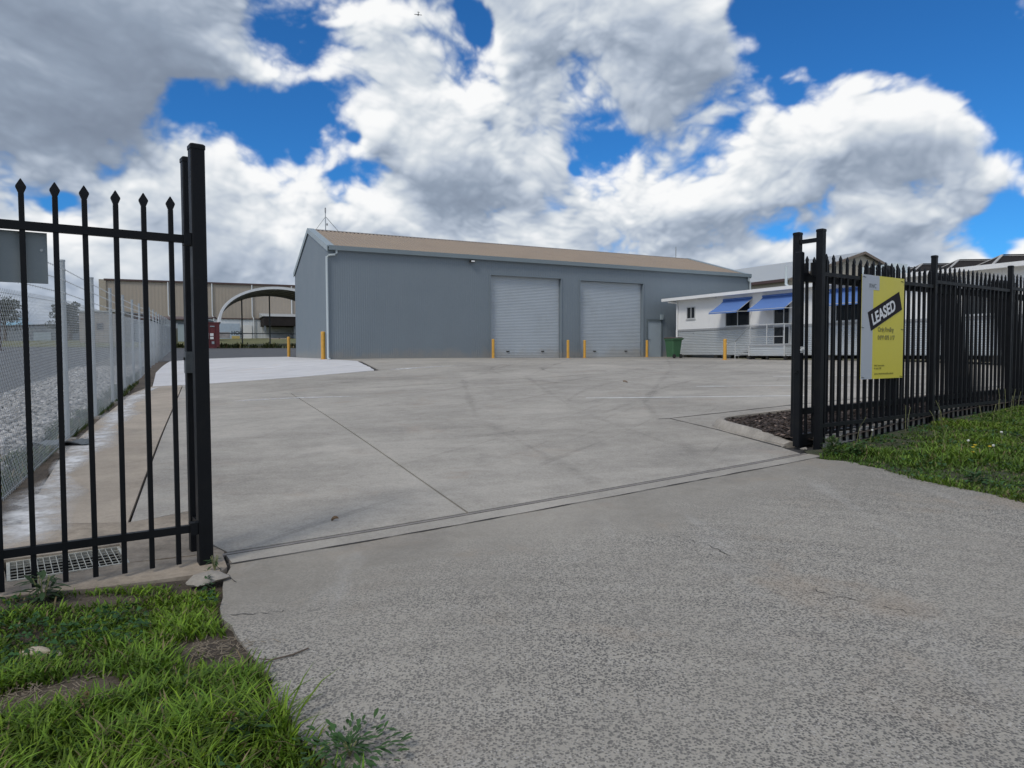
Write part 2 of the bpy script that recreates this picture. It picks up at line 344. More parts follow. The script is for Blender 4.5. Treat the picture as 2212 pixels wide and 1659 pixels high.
dusty(M_shut, (.36, .33, .28, 1), .05, .6, .5)
M_door = paint('steel_door', (.36, .42, .46), .45, var=.04)
M_dwn = paint('downpipe_paint', (.50, .56, .57), .4, var=.05)
M_yel = paint('safety_yellow', (.68, .37, .06), .5, var=.12, scale=5, dirt=((.3, .17, .06), .45))
M_white = paint('white_panel', (.86, .86, .845), .45, var=.035, scale=.8, dirt=((.62, .61, .57), .35))
M_trimg = paint('grey_trim', (.36, .37, .38), .45, var=.05)
M_zinc = paint('zinc_corrugated', (.66, .69, .70), .34, var=.05, scale=1.2, metal=.5)
M_frame = paint('aluminium', (.62, .63, .62), .35, var=.05, metal=.3)
M_blue = paint('awning_blue', (.10, .20, .47), .7, var=.08, scale=1.4, dirt=((.15, .25, .50), .5))
M_dark = paint('dark_void', (.014, .014, .015), .9)
M_green = paint('bin_green', (.045, .13, .06), .5, var=.12, scale=4)
M_lid = paint('bin_lid', (.085, .06, .05), .6, var=.15)
M_rubber = paint('rubber', (.02, .02, .02), .8)
M_beige = paint('beige_sheet', (.40, .345, .28), .6, var=.04, scale=.15, dirt=((.28, .245, .2), .4))
M_far_white = paint('pale_sheet', (.66, .69, .70), .6, var=.06, scale=.3)
M_maroon = paint('maroon_trim', (.09, .055, .05), .6)
M_red = paint('container_red', (.12, .022, .025), .55, var=.15, scale=1.0, dirt=((.07, .03, .025), .5))
M_label = paint('white_label', (.78, .78, .76), .6, var=.05)
M_canv = paint('canvas_white', (.70, .72, .72), .6, var=.05)
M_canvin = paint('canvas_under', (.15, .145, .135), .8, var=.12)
M_farroof = paint('far_roof', (.40, .42, .42), .5, var=.05, scale=.3)
M_farwall = paint('far_wall', (.56, .50, .39), .6, var=.05, scale=.3)
M_tile = paint('dark_tile', (.032, .028, .027), .9, var=.3, scale=1.2, spec=.12)
M_ridge = paint('ridge_mortar', (.42, .41, .39), .7)
M_greyshed = paint('grey_shed', (.15, .17, .185), .6, var=.06, scale=.4)
M_bark = paint('bark', (.13, .10, .075), .9, var=.3, scale=4)
M_panelback = paint('sign_back', (.24, .275, .29), .6, var=.06, scale=2.5)
M_stone = paint('pale_rock', (.42, .36, .27), .85, var=.25, scale=9)
M_leafdry = paint('dry_leaf', (.20, .125, .065), .7, var=.3, scale=20)
M_ppl = paint('plastic_sheet', (.10, .115, .125), .5, var=.2)
M_paintline = paint('line_paint', (.70, .70, .68), .8, var=.2, scale=6, dirt=((.42, .40, .37), .6))
M_plane = paint('aircraft_paint', (.10, .095, .11), .5)
M_flowery = paint('flower_yellow', (.75, .55, .03), .7)
M_seed = paint('seed_head', (.62, .62, .58), .9)
M_stalk = paint('stalk', (.24, .25, .11), .8, var=.25)
M_blade = tinted('grass_blade', .55, .25)
M_chip = tinted('bark_chip', .9)
M_gstone = tinted('gravel_stone', .8)
M_leaf = tinted('tree_leaf', .7, .15)
def glass_mat():
    m, nt, bs = mat('window_glass'); bs.inputs['Base Color'].default_value = (.010, .013, .016, 1); bs.inputs['Roughness'].default_value = .08
    bs.inputs['Specular IOR Level'].default_value = .5; return m
M_glass = glass_mat()
def soil(name, a, b, sc=3.0):
    m, nt, bs = mat(name); P = obco(nt)
    n = noise(nt, P, sc, 6, .7); n2 = noise(nt, P, sc*25, 4, .7)
    c = mixc(nt, sstep(nt, n, .38, .62), a, b); c = mixc(nt, sstep(nt, n2, .5, .75, 0, .55), c, (.28, .24, .18, 1))
    nt.links.new(c, bs.inputs['Base Color']); bs.inputs['Roughness'].default_value = .95; bump(nt, bs, n2, .6, .02); return m
M_soil = soil('soil', (.060, .046, .034, 1), (.105, .082, .060, 1))
M_soilg = soil('verge_soil', (.035, .048, .020, 1), (.065, .066, .036, 1), 4)
M_mulchbed = soil('mulch_soil', (.028, .020, .016, 1), (.055, .040, .031, 1), 5)
M_gravelbed = soil('gravel_bed', (.10, .10, .095, 1), (.18, .175, .165, 1), 4)
M_farg = soil('far_grass', (.095, .105, .035, 1), (.155, .150, .060, 1), .35)
M_terr = soil('terrain_soil', (.075, .085, .035, 1), (.12, .11, .06, 1), .2)
def blockwork():
    m, nt, bs = mat('blockwork'); P = obco(nt)
    mp = nd(nt, 'ShaderNodeMapping', None, Vector=P); mp.inputs['Rotation'].default_value = (R(90), 0, 0)
    b = nd(nt, 'ShaderNodeTexBrick', None, Vector=mp.outputs[0], Color1=(.29, .255, .215, 1), Color2=(.36, .32, .275, 1), Mortar=(.22, .2, .18, 1), Scale=1.0, Mortar_Size=.03, Brick_Width=1.1, Row_Height=.42)
    nt.links.new(b.outputs[0], bs.inputs['Base Color']); bs.inputs['Roughness'].default_value = .9; return m
M_block = blockwork()

# ------------------------------------------------------------------ ground sheets
def inset(poly, d):
    n = len(poly); a = sum(poly[i][0]*poly[(i+1) % n][1]-poly[(i+1) % n][0]*poly[i][1] for i in range(n))
    if a < 0: poly = poly[::-1]
    out = []
    for i in range(n):
        p0 = Vector(poly[i-1]); p = Vector(poly[i]); p1 = Vector(poly[(i+1) % n])
        e0 = (p-p0).normalized(); e1 = (p1-p).normalized(); n0 = Vector((-e0.y, e0.x)); n1 = Vector((-e1.y, e1.x))
        b = n0+n1; L = max(b.dot(n0), .35); q = p+b*(d/L); out.append((q.x, q.y))
    return out
def inpoly(P, poly):
    x, y = P[:, 0], P[:, 1]; c = np.zeros(len(P), bool); n = len(poly)
    for i in range(n):
        x0, y0 = poly[i]; x1, y1 = poly[(i+1) % n]
        m = ((y0 > y) != (y1 > y)); t = np.where(m, (x1-x0)*(y-y0)/((y1-y0) if y1 != y0 else 1e-9)+x0, 0); c ^= m & (x < t)
    return c
def sheet(name, poly, mat_, off=0.0, res=.7, parent=None, kind='structure', gap=0.0, skirt=0.0, extra=None, bumpy=0.0):
    if gap: poly = inset(poly, gap)
    pts = []
    for i in range(len(poly)):
        a = Vector(poly[i]); b = Vector(poly[(i+1) % len(poly)]); k = max(1, int((b-a).length/res))
        pts += [tuple(a.lerp(b, j/k)) for j in range(k)]
    nb = len(pts); P = np.array(poly); lo = P.min(0); hi = P.max(0)
    gx, gy = np.meshgrid(np.arange(lo[0], hi[0], res), np.arange(lo[1], hi[1], res)); G = np.c_[gx.ravel(), gy.ravel()]+rng.uniform(-.12, .12, (gx.size, 2))*res
    G = G[inpoly(G, poly)]
    allp = [Vector(p) for p in pts]+[Vector(p) for p in G]
    vo, eo, fo, *_ = delaunay_2d_cdt(allp, [(i, (i+1) % nb) for i in range(nb)], [], 1, 1e-5)
    V = np.array([(v.x, v.y) for v in vo]); Z = hs(V)+off
    if bumpy: Z = Z+rng.uniform(-bumpy, bumpy, len(Z))
    if extra is not None: Z = Z+extra(V)
    verts = [(V[i, 0], V[i, 1], Z[i]) for i in range(len(V))]; faces = [tuple(q) for q in fo]
    if skirt:
        cnt = {}
        for q in faces:
            for j in range(len(q)):
                e = (q[j], q[(j+1) % len(q)]); cnt[tuple(sorted(e))] = None if tuple(sorted(e)) in cnt else e
        mp = {}
        for e in [e for e in cnt.values() if e]:
            for i in e:
                if i not in mp: mp[i] = len(verts); verts.append((verts[i][0], verts[i][1], verts[i][2]-skirt))
            faces.append((e[1], e[0], mp[e[0]], mp[e[1]]))
    me = bpy.data.meshes.new(name); me.from_pydata(verts, [], faces); me.update()
    return link(name, me, mat_, parent, None, kind)
def ribbon(name, pts, w, mat_, off, parent=None, kind='structure', jitter=0.0, res=.25, wvar=0.0):
    P = []
    for a, b in zip(pts[:-1], pts[1:]):
        a = Vector(a); b = Vector(b); k = max(1, int((b-a).length/res)); P += [a.lerp(b, j/k) for j in range(k)]
    P.append(Vector(pts[-1])); P = [p+Vector((random.uniform(-jitter, jitter), random.uniform(-jitter, jitter))) for p in P]
    vs = []; fs = []
    for i, p in enumerate(P):
        d = (P[min(i+1, len(P)-1)]-P[max(i-1, 0)]).normalized(); n = Vector((-d.y, d.x)); ww = w*(1+random.uniform(-wvar, wvar))/2
        for s in (-1, 1):
            q = p+n*ww*s; vs.append((q.x, q.y, h(q.x, q.y)+off))
        if i: fs.append((2*i-2, 2*i-1, 2*i+1, 2*i))
    me = bpy.data.meshes.new(name); me.from_pydata(vs, [], fs); me.update()
    return link(name, me, mat_, parent, None, kind)

def make_terrain():
    xs = np.concatenate([-np.geomspace(1400, 130, 14), np.arange(-120, 121, 3.0), np.geomspace(130, 1400, 14)])
    gx, gy = np.meshgrid(xs, xs); V = np.c_[gx.ravel(), gy.ravel()]; Z = hs(V)
    dd = np.hypot(V[:, 0], V[:, 1]-20); Z -= np.clip(1.0-(dd-38)/20, 0.12, 1.0)*.55
    n = len(xs); i = np.arange(n-1); a = (i[:, None]*n+i[None]).ravel()
    me = bpy.data.meshes.new('terrain'); me.from_pydata(np.c_[V, Z].tolist(), [], np.c_[a, a+1, a+n+1, a+n].tolist()); me.update()
    o = link('terrain', me, M_terr, None, 30, 'structure'); tag(o, 'rough grassy ground running back to the far buildings')
make_terrain()

T0 = Vector((-2.07, 5.0)); T1 = Vector((3.64, 8.77)); TD = (T1-T0).normalized(); TN = Vector((-TD.y, TD.x))
def tp(a, b): q = T0+TD*a+TN*b; return (q.x, q.y)
TL = (T1-T0).length
# driveway outside the gate
def rough(pts, amp, step=.12):
    out = []
    for a, b in zip(pts[:-1], pts[1:]):
        a = Vector(a); b = Vector(b); k = max(1, int((b-a).length/step)); nn_ = Vector((-(b-a).y, (b-a).x)).normalized()
        out += [tuple(a.lerp(b, j/k)+nn_*(random.gauss(0, amp) if j else random.gauss(0, amp*.4))) for j in range(k)]
    return out+[tuple(pts[-1])]
DL = rough([(-1.90, 4.73), (-1.86, 4.5), (-1.74, 4.21), (-1.62, 3.9), (-1.40, 3.59), (-1.11, 3.21), (-.86, 2.76), (-.74, 2.66), (-.5, 2.5), (-.3, 2.0)], .018)
DRR = rough([(4.75, 5.3), (4.52, 6.22), (4.43, 6.58), (4.28, 6.9), (4.15, 7.23), (4.08, 7.75), (3.87, 8.25), (3.62, 8.45)], .025)
drive = [tp(.0, -.258)]+DL+[(-.35, .5), (-1.2, -2), (-2.5, -5), (9, -5), (6.2, 0), (5.1, 4.0)]+DRR+[tp(TL+.02, -.258)]
sheet('driveway', drive, M_drive, 0, .35, skirt=.08)['label'] = 'worn grey exposed aggregate driveway in front of the gateway'
thr = [tp(0.02, -.25), tp(TL, -.25), tp(TL, -.045), tp(.02, -.045)]
sheet('gate_threshold', thr, M_thresh, 0, .4, skirt=.06)['label'] = 'narrow concrete strip beside the gate track'
sheet('joint_bed', [(-3.0, 5.95), (-2.25, 5.3), (-1.98, 4.72), (3.75, 8.4), (4.0, 9.0), (19, 20.5), (17, 27), (9, 37), (-8, 30), (-9.9, 20), (-3.6, 6.2)], M_joint, -.035, 1.0)['label'] = 'dark fill showing in the joints of the concrete'
trk = thing('gate_track', 'rusty steel track let into the ground across the gateway', 'gate track', (T0.x, T0.y, 0))
for b, w in ((-.013, .036),):
    m = MB()
    for i in range(30):
        p = Vector(tp(TL*i/30, b)); q = Vector(tp(TL*(i+1)/30, b)); zp = h(*p)+.001; zq = h(*q)+.001
        m.bar((p.x-T0.x, p.y-T0.y, zp-.006), (q.x-T0.x, q.y-T0.y, zq-.006), w, .012)
    m.build('track_plate', paint('track_steel', (.24, .215, .19), .6, var=.3, scale=6), trk)

yard = bpy.data.objects.new('yard', None); COL.objects.link(yard); yard['kind'] = 'structure'; yard['label'] = 'wide grey concrete yard inside the gate'
kerbL = [(-3.95, 5.62), (-5.35, 8.33), (-7.12, 12.2), (-9.38, 17.48), (-9.9, 19.2), (-9.92, 19.53)]
slabs = [
 kerbL+[(-9.15, 19.69), (-7.30, 15.40), (-3.12, 5.72)],
 [(-3.12, 5.72), (-2.97, 5.88), (-2.78, 6.12), (-2.32, 5.28), (-2.05, 5.03), tp(.05, .02), tp(2.03, .02), (-5.2, 16.65), (-7.30, 15.40)],
 [tp(2.03, .02), tp(TL-.05, .02), (3.50, 9.25), (3.1, 10.63), (2.64, 11.86), (14, 18.07), (18.2, 20.3), (17.2, 21.4), (13.8, 27.98), (-5.2, 16.65)],
 [(-7.30, 15.40), (-5.2, 16.65), (13.8, 27.98), (8.9, 37.4), (9.2, 39.6), (-7.75, 30.5), (-6.14, 28.91), (-4.44, 23.79), (-8.54, 19.99), (-9.15, 19.69)],
 [(3.52, 9.2), (3.1, 10.63), (2.64, 11.86), (14, 18.07), (14.3, 17.2), (3.55, 11.40), (3.27, 11.2), (3.17, 11.0), (3.17, 10.8), (3.38, 10.0), (3.62, 9.30)]]
for i, s in enumerate(slabs):
    o = sheet('slab', s, M_yardL if i == 0 else M_yard, 0, .6, yard, None, gap=.012 if i < 4 else .014, skirt=.03)
newslab = [(-9.9, 19.53), (-8.54, 19.99), (-6.57, 21.6), (-4.62, 23.70), (-4.75, 24.3), (-6.3, 28.91), (-7.75, 30.5), (-12.4, 40.6), (-13.3, 42.0), (-15.5, 41.2), (-17.1, 39.0), (-17.15, 35.6), (-12.85, 25.6)]
newslab = rough(newslab[:6], .012, .3)[:-1]+newslab[5:]
sheet('fresh_concrete_slab', newslab, M_new, .007, .6, skirt=.05)['label'] = 'freshly poured pale concrete slab beside the grey shed'
# apron round the drain, with a hole for the pit
GR = [(-3.43, 4.745), (-2.81, 5.18), (-2.57, 4.71), (-3.14, 4.38)]
gO = Vector((-3.15, 4.36)); gX = FD.xy; gY = FN.xy
def gp(a, b): q = gO+gX*a+gY*b; return (q.x, q.y)
GW, GH = .68, .50
apron_out = [(-4.6, 3.3), (-3.6, 3.85), (-3.02, 4.12), (-2.74, 4.2), (-2.37, 4.4), (-2.07, 4.55), (-1.93, 4.66)]
sheet('concrete_apron', apron_out+[(-1.93, 4.74), tp(.0, -.02), (-2.07, 5.04), gp(GW, .02), gp(GW, 0), gp(0, 0), gp(-.3, -.1)], M_apron, .004, .22, bumpy=.006, skirt=.1)['label'] = 'dirty concrete apron under the left fence'
sheet('concrete_apron', [(-2.07, 5.04), (-2.32, 5.27), (-2.78, 6.11), (-2.97, 5.87), (-3.12, 5.72), (-3.95, 5.62), gp(-.3, GH+.2), gp(-.02, GH), gp(GW, GH), gp(GW, .02)], M_apron, .004, .3, bumpy=.004, skirt=.1)['label'] = 'dirty concrete apron behind the drain grate'
sheet('concrete_apron', [gp(-.3, -.1), gp(0, 0), gp(-.02, GH), gp(-.3, GH+.2), (-3.95, 5.62), (-4.3, 5.2), (-5.2, 3.5), (-4.6, 3.3)], M_apron, .004, .3, bumpy=.004, skirt=.1)['label'] = 'dirty concrete apron left of the drain grate'
# cracks, painted lines and the chalky trail
for c in ([(-.52, 10.05), (.04, 10.62), (.1, 10.97)], [(-1.24, 13.83), (.2, 15.7), (1.55, 17.32)], [(-6.3, 11.9), (-5.8, 12.2)], [(-4.9, 9.4), (-4.2, 9.7)],
          [(1.25, 5.45), (1.45, 5.2), (1.55, 4.95)], [(1.85, 4.3), (2.05, 4.12)], [(2.15, 4.02), (2.35, 3.85)], [(-3.4, 13.1), (-2.5, 13.9)], [(-1.75, 4.45), (-1.98, 4.72)], [(-1.6, 3.95), (-1.3, 4.0)]):
    ribbon('crack', c, .005, M_crack, .004, yard, None, .02, .035, .95)
for c in ([(2.64, 11.86), (5.26, 13.32), (9.0, 15.38), (14, 18.07)], [(3.52, 9.25), (3.1, 10.63), (2.64, 11.86)], [(2.64, 11.86), (2.45, 11.82)]): ribbon('joint_seal', c, .024, M_crack, .004, yard, None, .006, .2, .5)
ribbon('joint_seal', [tp(-.02, -.255), tp(2.4, -.257), tp(4.6, -.252), tp(TL+.05, -.255)], .016, M_joint, .005, yard, None, .006, .15, .8)
for a, b in (((1.56, 14.95), (6.2, 14.9)), ((4.48, 17.24), (9.5, 17.3)), ((7.4, 20.1), (12.0, 20.2))):
    ribbon('bay_line', [a, b], .10, M_paintline, .004, yard, None, 0, .4, .25)
strip_alpha_q = []
def chalk():
    m, nt, bs = mat('chalk_dust'); P = obco(nt); bs.inputs['Base Color'].default_value = (.74, .74, .73, 1); bs.inputs['Roughness'].default_value = .95
    uv = nd(nt, 'ShaderNodeVertexColor', {'layer_name': 'tint'}).outputs[0]
    n = noise(nt, P, 6, 6, .7); n2 = noise(nt, P, 1.2, 3, .6)
    a = mth(nt, 'MULTIPLY', mth(nt, 'MULTIPLY', uv, lin(nt, n, .3, .65, .1, 1.0)), lin(nt, n2, .3, .6, .35, 1.0), clamp=True)
    nt.links.new(mth(nt, 'MULTIPLY', a, 1.25, clamp=True), bs.inputs['Alpha']); return m
def strip_alpha(name, pts, w, mat_, off, parent):
    P = [Vector(p) for p in pts]; Q = []
    for a, b in zip(P[:-1], P[1:]):
        k = max(1, int((b-a).length/.4)); Q += [a.lerp(b, j/k) for j in range(k)]
    Q.append(P[-1]); vs, fs, cs = [], [], []
    for i, p in enumerate(Q):
        d = (Q[min(i+1, len(Q)-1)]-Q[max(i-1, 0)]).normalized(); n = Vector((-d.y, d.x)); ww = w*(.8+.35*math.sin(i*.7)+.2*math.sin(i*1.9))
        for s, c in ((-1, 0), (-.4, .8), (0, 1), (.4, .8), (1, 0)):
            q = p+n*ww*s*.5; vs.append((q.x, q.y, h(q.x, q.y)+off)); cs.append(c if 0 < i < len(Q)-1 else 0)
        if i:
            for j in range(4): b = i*5+j; fs.append((b-5, b-4, b+1, b))
    me = bpy.data.meshes.new(name); me.from_pydata(vs, [], fs); a = me.color_attributes.new('tint', 'FLOAT_COLOR', 'POINT')
    a.data.foreach_set('color', np.repeat(np.array(cs), 4).astype(np.float32)); return link(name, me, mat_, parent)
M_chalk = chalk()
def scuff():
    m, nt, bs = mat('tyre_scuff'); P = obco(nt); bs.inputs['Base Color'].default_value = (.07, .066, .062, 1); bs.inputs['Roughness'].default_value = .9
    uv = nd(nt, 'ShaderNodeVertexColor', {'layer_name': 'tint'}).outputs[0]
    a = mth(nt, 'MULTIPLY', mth(nt, 'MULTIPLY', uv, lin(nt, noise(nt, P, 9, 5, .7), .35, .65, .2, 1.0)), lin(nt, noise(nt, P, .7, 3, .6), .35, .62, .1, 1.0), clamp=True)
    nt.links.new(mth(nt, 'MULTIPLY', a, .2), bs.inputs['Alpha']); return m
M_scuff = scuff()
def arc(cx, cy, r, a0, a1, n_=14): return [(cx+r*math.cos(R(a0+(a1-a0)*i/n_)), cy+r*math.sin(R(a0+(a1-a0)*i/n_))) for i in range(n_+1)]
for q in (arc(8, 24, 7.0, 150, 235), arc(8, 24, 8.7, 152, 238), arc(-6, 30, 12, -75, -15), arc(-6, 30, 13.6, -78, -18), arc(14, 12, 11.5, 120, 175), arc(14, 12, 13.1, 118, 172),
          [(1.0, 6.8), (-.6, 12), (-1.4, 20), (1.2, 31.8)], [(2.6, 7.9), (1.2, 12.8), (.4, 20.5), (2.8, 32.2)], [(2.2, 7.6), (2.6, 14), (5.4, 24), (7.2, 33)]): strip_alpha_q.append(q)
strip_alpha('chalk_stain', [(-3.6, 4.95), (-4.15, 6.2), (-4.75, 7.4), (-6.5, 11.5), (-8.1, 15.0), (-9.2, 17.6), (-9.7, 19.4)], .62, M_chalk, .006, yard)
strip_alpha('chalk_stain', [(-4.2, 23.9), (-3.0, 25.0), (-1.8, 25.9)], .5, M_chalk, .006, yard)
strip_alpha('chalk_stain', [(-6.0, 15.0), (-4.8, 15.5), (-3.2, 15.7)], .35, M_chalk, .006, yard)
for q in strip_alpha_q: strip_alpha('tyre_mark', q, .24, M_scuff, .0055, yard)

# kerb of the garden bed and mulch
kl = [(3.58, 9.30), (3.33, 10.0), (3.12, 10.8), (3.12, 11.02), (3.24, 11.24), (3.5, 11.42), (5.0, 12.22), (8.0, 13.88), (11, 15.5), (14.3, 17.3)]
def kerb(name, pts, label, w=.17, hh=.11, slope=.07, flip=1):
    m = MB(); rings = []; P = [Vector(p) for p in pts]
    for i, p in enumerate(P):
        d = (P[min(i+1, len(P)-1)]-P[max(i-1, 0)]).normalized(); n = Vector((d.y, -d.x))*flip; z = h(p.x, p.y); e = .35 if i == 0 else 1
        sec = [(0, -.06), (0, .02), (slope, hh*e), (slope+.02, hh*e+.008), (w, hh*e), (w+.015, -.06)]
        rings.append([((p+n*a).x, (p+n*a).y, z+b) for a, b in sec])
    m.loft(rings); o = m.build(name, M_kerb, None, 40, 'structure'); o['label'] = label; return o
kerb('kerb', kl, 'low rounded concrete kerb round the mulch bed inside the gate')
bed = [(3.75, 9.32), (3.45, 10.1), (3.26, 10.85), (3.4, 11.2), (5.1, 12.1), (8.1, 13.75), (14.4, 17.2), (14.6, 16.75), (4.1, 9.2)]
def mulch_h(V): return np.full(len(V), .045)
sheet('mulch_bed', bed, M_mulchbed, .03, .3, bumpy=.012, extra=mulch_h)['label'] = 'dark brown mulch bed behind the right fence'
# verges, strips, asphalt, gravel, far grass
vergeL = [(-1.92, 4.66), (-1.80, 4.64), (-1.62, 4.25), (-1.50, 3.95), (-1.28, 3.65), (-1.0, 3.27), (-.77, 2.83), (-.66, 2.74), (-.40, 2.57), (-.2, 2.0), (-.26, .5), (-1.2, -2), (-7, -3), (-7, 2.2), (-4.6, 3.3), (-3.6, 3.84), (-3.02, 4.11), (-2.74, 4.19), (-2.37, 4.39), (-2.07, 4.54)]
def vbump(V): return .035*np.sin(V[:, 0]*3.1+1)*np.sin(V[:, 1]*2.7)-.005
sheet('verge', vergeL, M_soil, -.012, .25, bumpy=.01, extra=vbump)['label'] = 'bare soil under the grass left of the driveway'
vergeR = [(3.60, 8.40), (3.78, 8.20), (3.97, 7.70), (4.04, 7.18), (4.17, 6.85), (4.32, 6.53), (4.41, 6.2), (4.65, 5.3), (5.0, 4.0), (6.2, 0), (14, 0), (22, 12), (14.6, 16.7), (4.05, 9.12), (3.72, 9.0)]
sheet('verge', vergeR, M_soilg, -.012, .4, bumpy=.01)['label'] = 'bare soil under the grass outside the right fence'
CD = Vector((-.41, .912)).normalized(); CO = Vector((-6.1, 9.7))
def cp(a, b): q = CO+CD*a+Vector((-CD.y, CD.x))*b; return (q.x, q.y)     # b > 0 is left of the wire fence
sheet('soil_strip', [cp(-4.4, -.02), (-4.15, 5.62)]+[(x-.01, y) for x, y in kerbL]+[(-12.85, 25.6), (-17.2, 35.6), (-17.6, 39), cp(31, .3), cp(15, .35), cp(5, .35), cp(-4.4, .4)], M_soil, -.02, .4, bumpy=.015)['label'] = 'strip of dark soil along the wire fence'
sheet('verge', [(-4.55, 3.34), (-5.1, 3.55), (-4.3, 5.15), (-4.05, 5.62), cp(-4.3, .1), cp(-4.3, 2.75), (-9.5, 3.2), (-7, 2.25)], M_soil, -.02, .4, bumpy=.01)['label'] = 'bare soil between the left fence and the ballast bed'
sheet('gravel_bed', [cp(-4.4, .3), cp(5, .3), cp(31, .28), cp(75, .3), cp(75, 3.0), cp(30, 2.9), cp(12, 2.9), cp(0, 2.7), cp(-4.4, 2.7)], M_gravelbed, .0, .6, bumpy=.02)['label'] = 'bed of loose pale ballast stone beyond the wire fence'
sheet('asphalt', [cp(-9, 2.6), cp(12, 2.85), cp(30, 2.85), cp(68, 2.9), (-45, 72.5), (-90, 70), (-90, -10), (-20, -10)], M_asph, -.004, 2.0)['label'] = 'dark asphalt yard beyond the wire fence'
sheet('asphalt', [(-17.2, 35.9), (-17.2, 39.2), (-15.6, 41.4), (-13.3, 42.2), (-12.2, 41), (15, 55), (12, 66), (-20, 67.3), (-26, 70.3), (-31, 71.5), (-38, 73), cp(75, .25), cp(31, .25), cp(28.5, 0)], M_asph, .0, 1.5)['label'] = 'dark asphalt ground behind the pale slab'
sheet('grass_field', [(-95, 70.5), (-45, 72.4), (-38, 73), (-31, 71.4), (-26, 70.2), (-20, 67.2), (12, 65.9), (15, 112), (-30, 118), (-62, 112), (-110, 130), (-130, 110)], M_farg, .02, 3.0)['label'] = 'dull green grass strip in front of the far warehouse'

# ------------------------------------------------------------------ steel fences and gate (local x runs along the fence, y into the yard)
def picket_mesh(z0, zt, a=.0148):
    m = MB(); c = .003; o = [(-a+c, -a), (a-c, -a), (a, -a+c), (a, a-c), (a-c, a), (-a+c, a), (-a, a-c), (-a, -a+c)]
    m.loft([[(x, y, z0) for x, y in o], [(x, y, zt-.088) for x, y in o]])
    sec = lambda w, t: [(-w, -t), (w, -t), (w, t), (-w, t)]
    m.loft([[(x, y, zt-q) for x, y in sec(w, t)] for q, w, t in ((.090, .012, .012), (.052, .027, .010), (.044, .0265, .009), (.004, .004, .004), (0, .0015, .0015))])
    me = bpy.data.meshes.new('picket'); me.from_pydata(m.v, [], m.f); me.update(); me.materials.append(M_black); return me
def rail(parent, x0, x1, zc, hz=.025, hy=.02, y=0, name='rail'):
    return MB().loft([[(x, y-hy, zc-hz), (x, y+hy, zc-hz), (x, y+hy, zc+hz), (x, y-hy, zc+hz)] for x in (x0, x1)]).build(name, M_black, parent)
def post(parent, x, y, z0, z1, hw, name='post', cap=True):
    o = MB().cbox(x, y, hw, hw, z0, z1, .007).build(name, M_black, parent)
    if cap: MB().cbox(x, y, hw+.004, hw+.004, z1-.018, z1+.016, .008, .008).build('cap', M_black, o)
    return o
# left fixed panel
lf = thing('steel_fence', 'black spear topped steel fence panel left of the gateway, above the drain grate', 'fence', tuple(FA), FROT, 'black steel fence runs')
pm = picket_mesh(.03, 2.47)
for i in range(18):
    child('picket', pm, lf, (-.166-.1608*i, 0, random.uniform(-.012, .004)), (0, R(random.uniform(-.12, .12)), 0))
rail(lf, -3.2, -.045, 2.195); rail(lf, -3.2, -.045, .255)
MB().cbox(-.07, 0, .025, .035, 2.155, 2.235, .004).build('bracket', M_black, lf)
MB().cbox(-.07, 0, .025, .035, .215, .295, .004).build('bracket', M_black, lf)
gp0 = thing('gate_post', 'tall black square steel post at the left end of the gateway, nearest the camera', 'post', tuple(FA), FROT, 'left gate posts')
post(gp0, 0, 0, -.05, 2.81, .045)
gp1 = thing('gate_post', 'black steel catch post standing just behind the tall left gate post', 'post', tuple(FA+FN*.33), FROT, 'left gate posts')
post(gp1, 0.01, 0, -.05, 2.80, .04)
m = MB().cbox(-.0, -.075, .05, .035, 1.30, 1.45, .004); m.build('catch_plate', paint('worn_plate', (.09, .10, .105), .5, var=.3, scale=20), gp1)
MB().tube([(-.052, -.075, 1.40), (-.058, -.075, 1.40)], .011, 10).build('keyhole', M_dark, gp1)
MB().box(-.02, -.29, .245, .02, -.04, .275).build('stop_bar', M_black, gp1)
sgn = thing('sign_panel', 'blank grey back of a sign fixed behind the left fence under its top rail', 'sign', tuple(FA+FD*-.83+FN*.03), FROT)
MB().cbox(-.62, 0, .60, .002, 1.86, 2.165, .001).build('panel', M_panelback, sgn)
for x in (-.05, -.3): MB().tube([(x, -.006, 2.06), (x, .012, 2.06)], .009, 8).build('bolt', M_galv, sgn)
# right run
A2 = FA+FD*7.477; A2.z = .19
rf = thing('steel_fence', 'long black spear topped steel fence right of the gateway, carrying the yellow board', 'fence', tuple(A2), FROT, 'black steel fence runs')
PX = [0, 3.13, 6.05, 9.0, 11.9]; PZ = [0, .075, .12, .16]; gz = lambda x: h(*(A2+FD*x).xy)-A2.z
pm2 = picket_mesh(.05, 2.51, .0165)
for j in range(4):
    x0, x1 = PX[j]+.045, PX[j+1]-.045; n = int(round((x1-x0)/.168)); sp = (x1-x0)/n
    for i in range(n):
        x = x0+sp*(i+(.5, .95, .5, .5)[j])
        if x < x1-.03: child('picket', pm2, rf, (x, 0, PZ[j]+random.uniform(-.006, .006)), (0, R(random.uniform(-.1, .1)), 0))
    rail(rf, x0, x1, 2.245+PZ[j]); rail(rf, x0, x1, .285+PZ[j])
    if j: post(rf, PX[j], 0, gz(PX[j])-.1, 2.64+PZ[j]-.01, .0375)
gf = thing('gate_guide_frame', 'pair of tall black posts joined by a top bar holding the open sliding gate', 'gate frame', tuple(A2), FROT)
post(gf, 0, 0, -.08, 2.80, .045); post(gf, 0, .33, -.08, 2.80, .045)
MB().box(-.025, .045, 2.66, .025, .285, 2.71).build('crossbar', M_black, gf)
MB().box(-.02, .045, 2.22, .02, .11, 2.40).build('guide_bracket', M_black, gf); MB().box(-.02, .23, 2.22, .02, .285, 2.40).build('guide_bracket', M_black, gf)
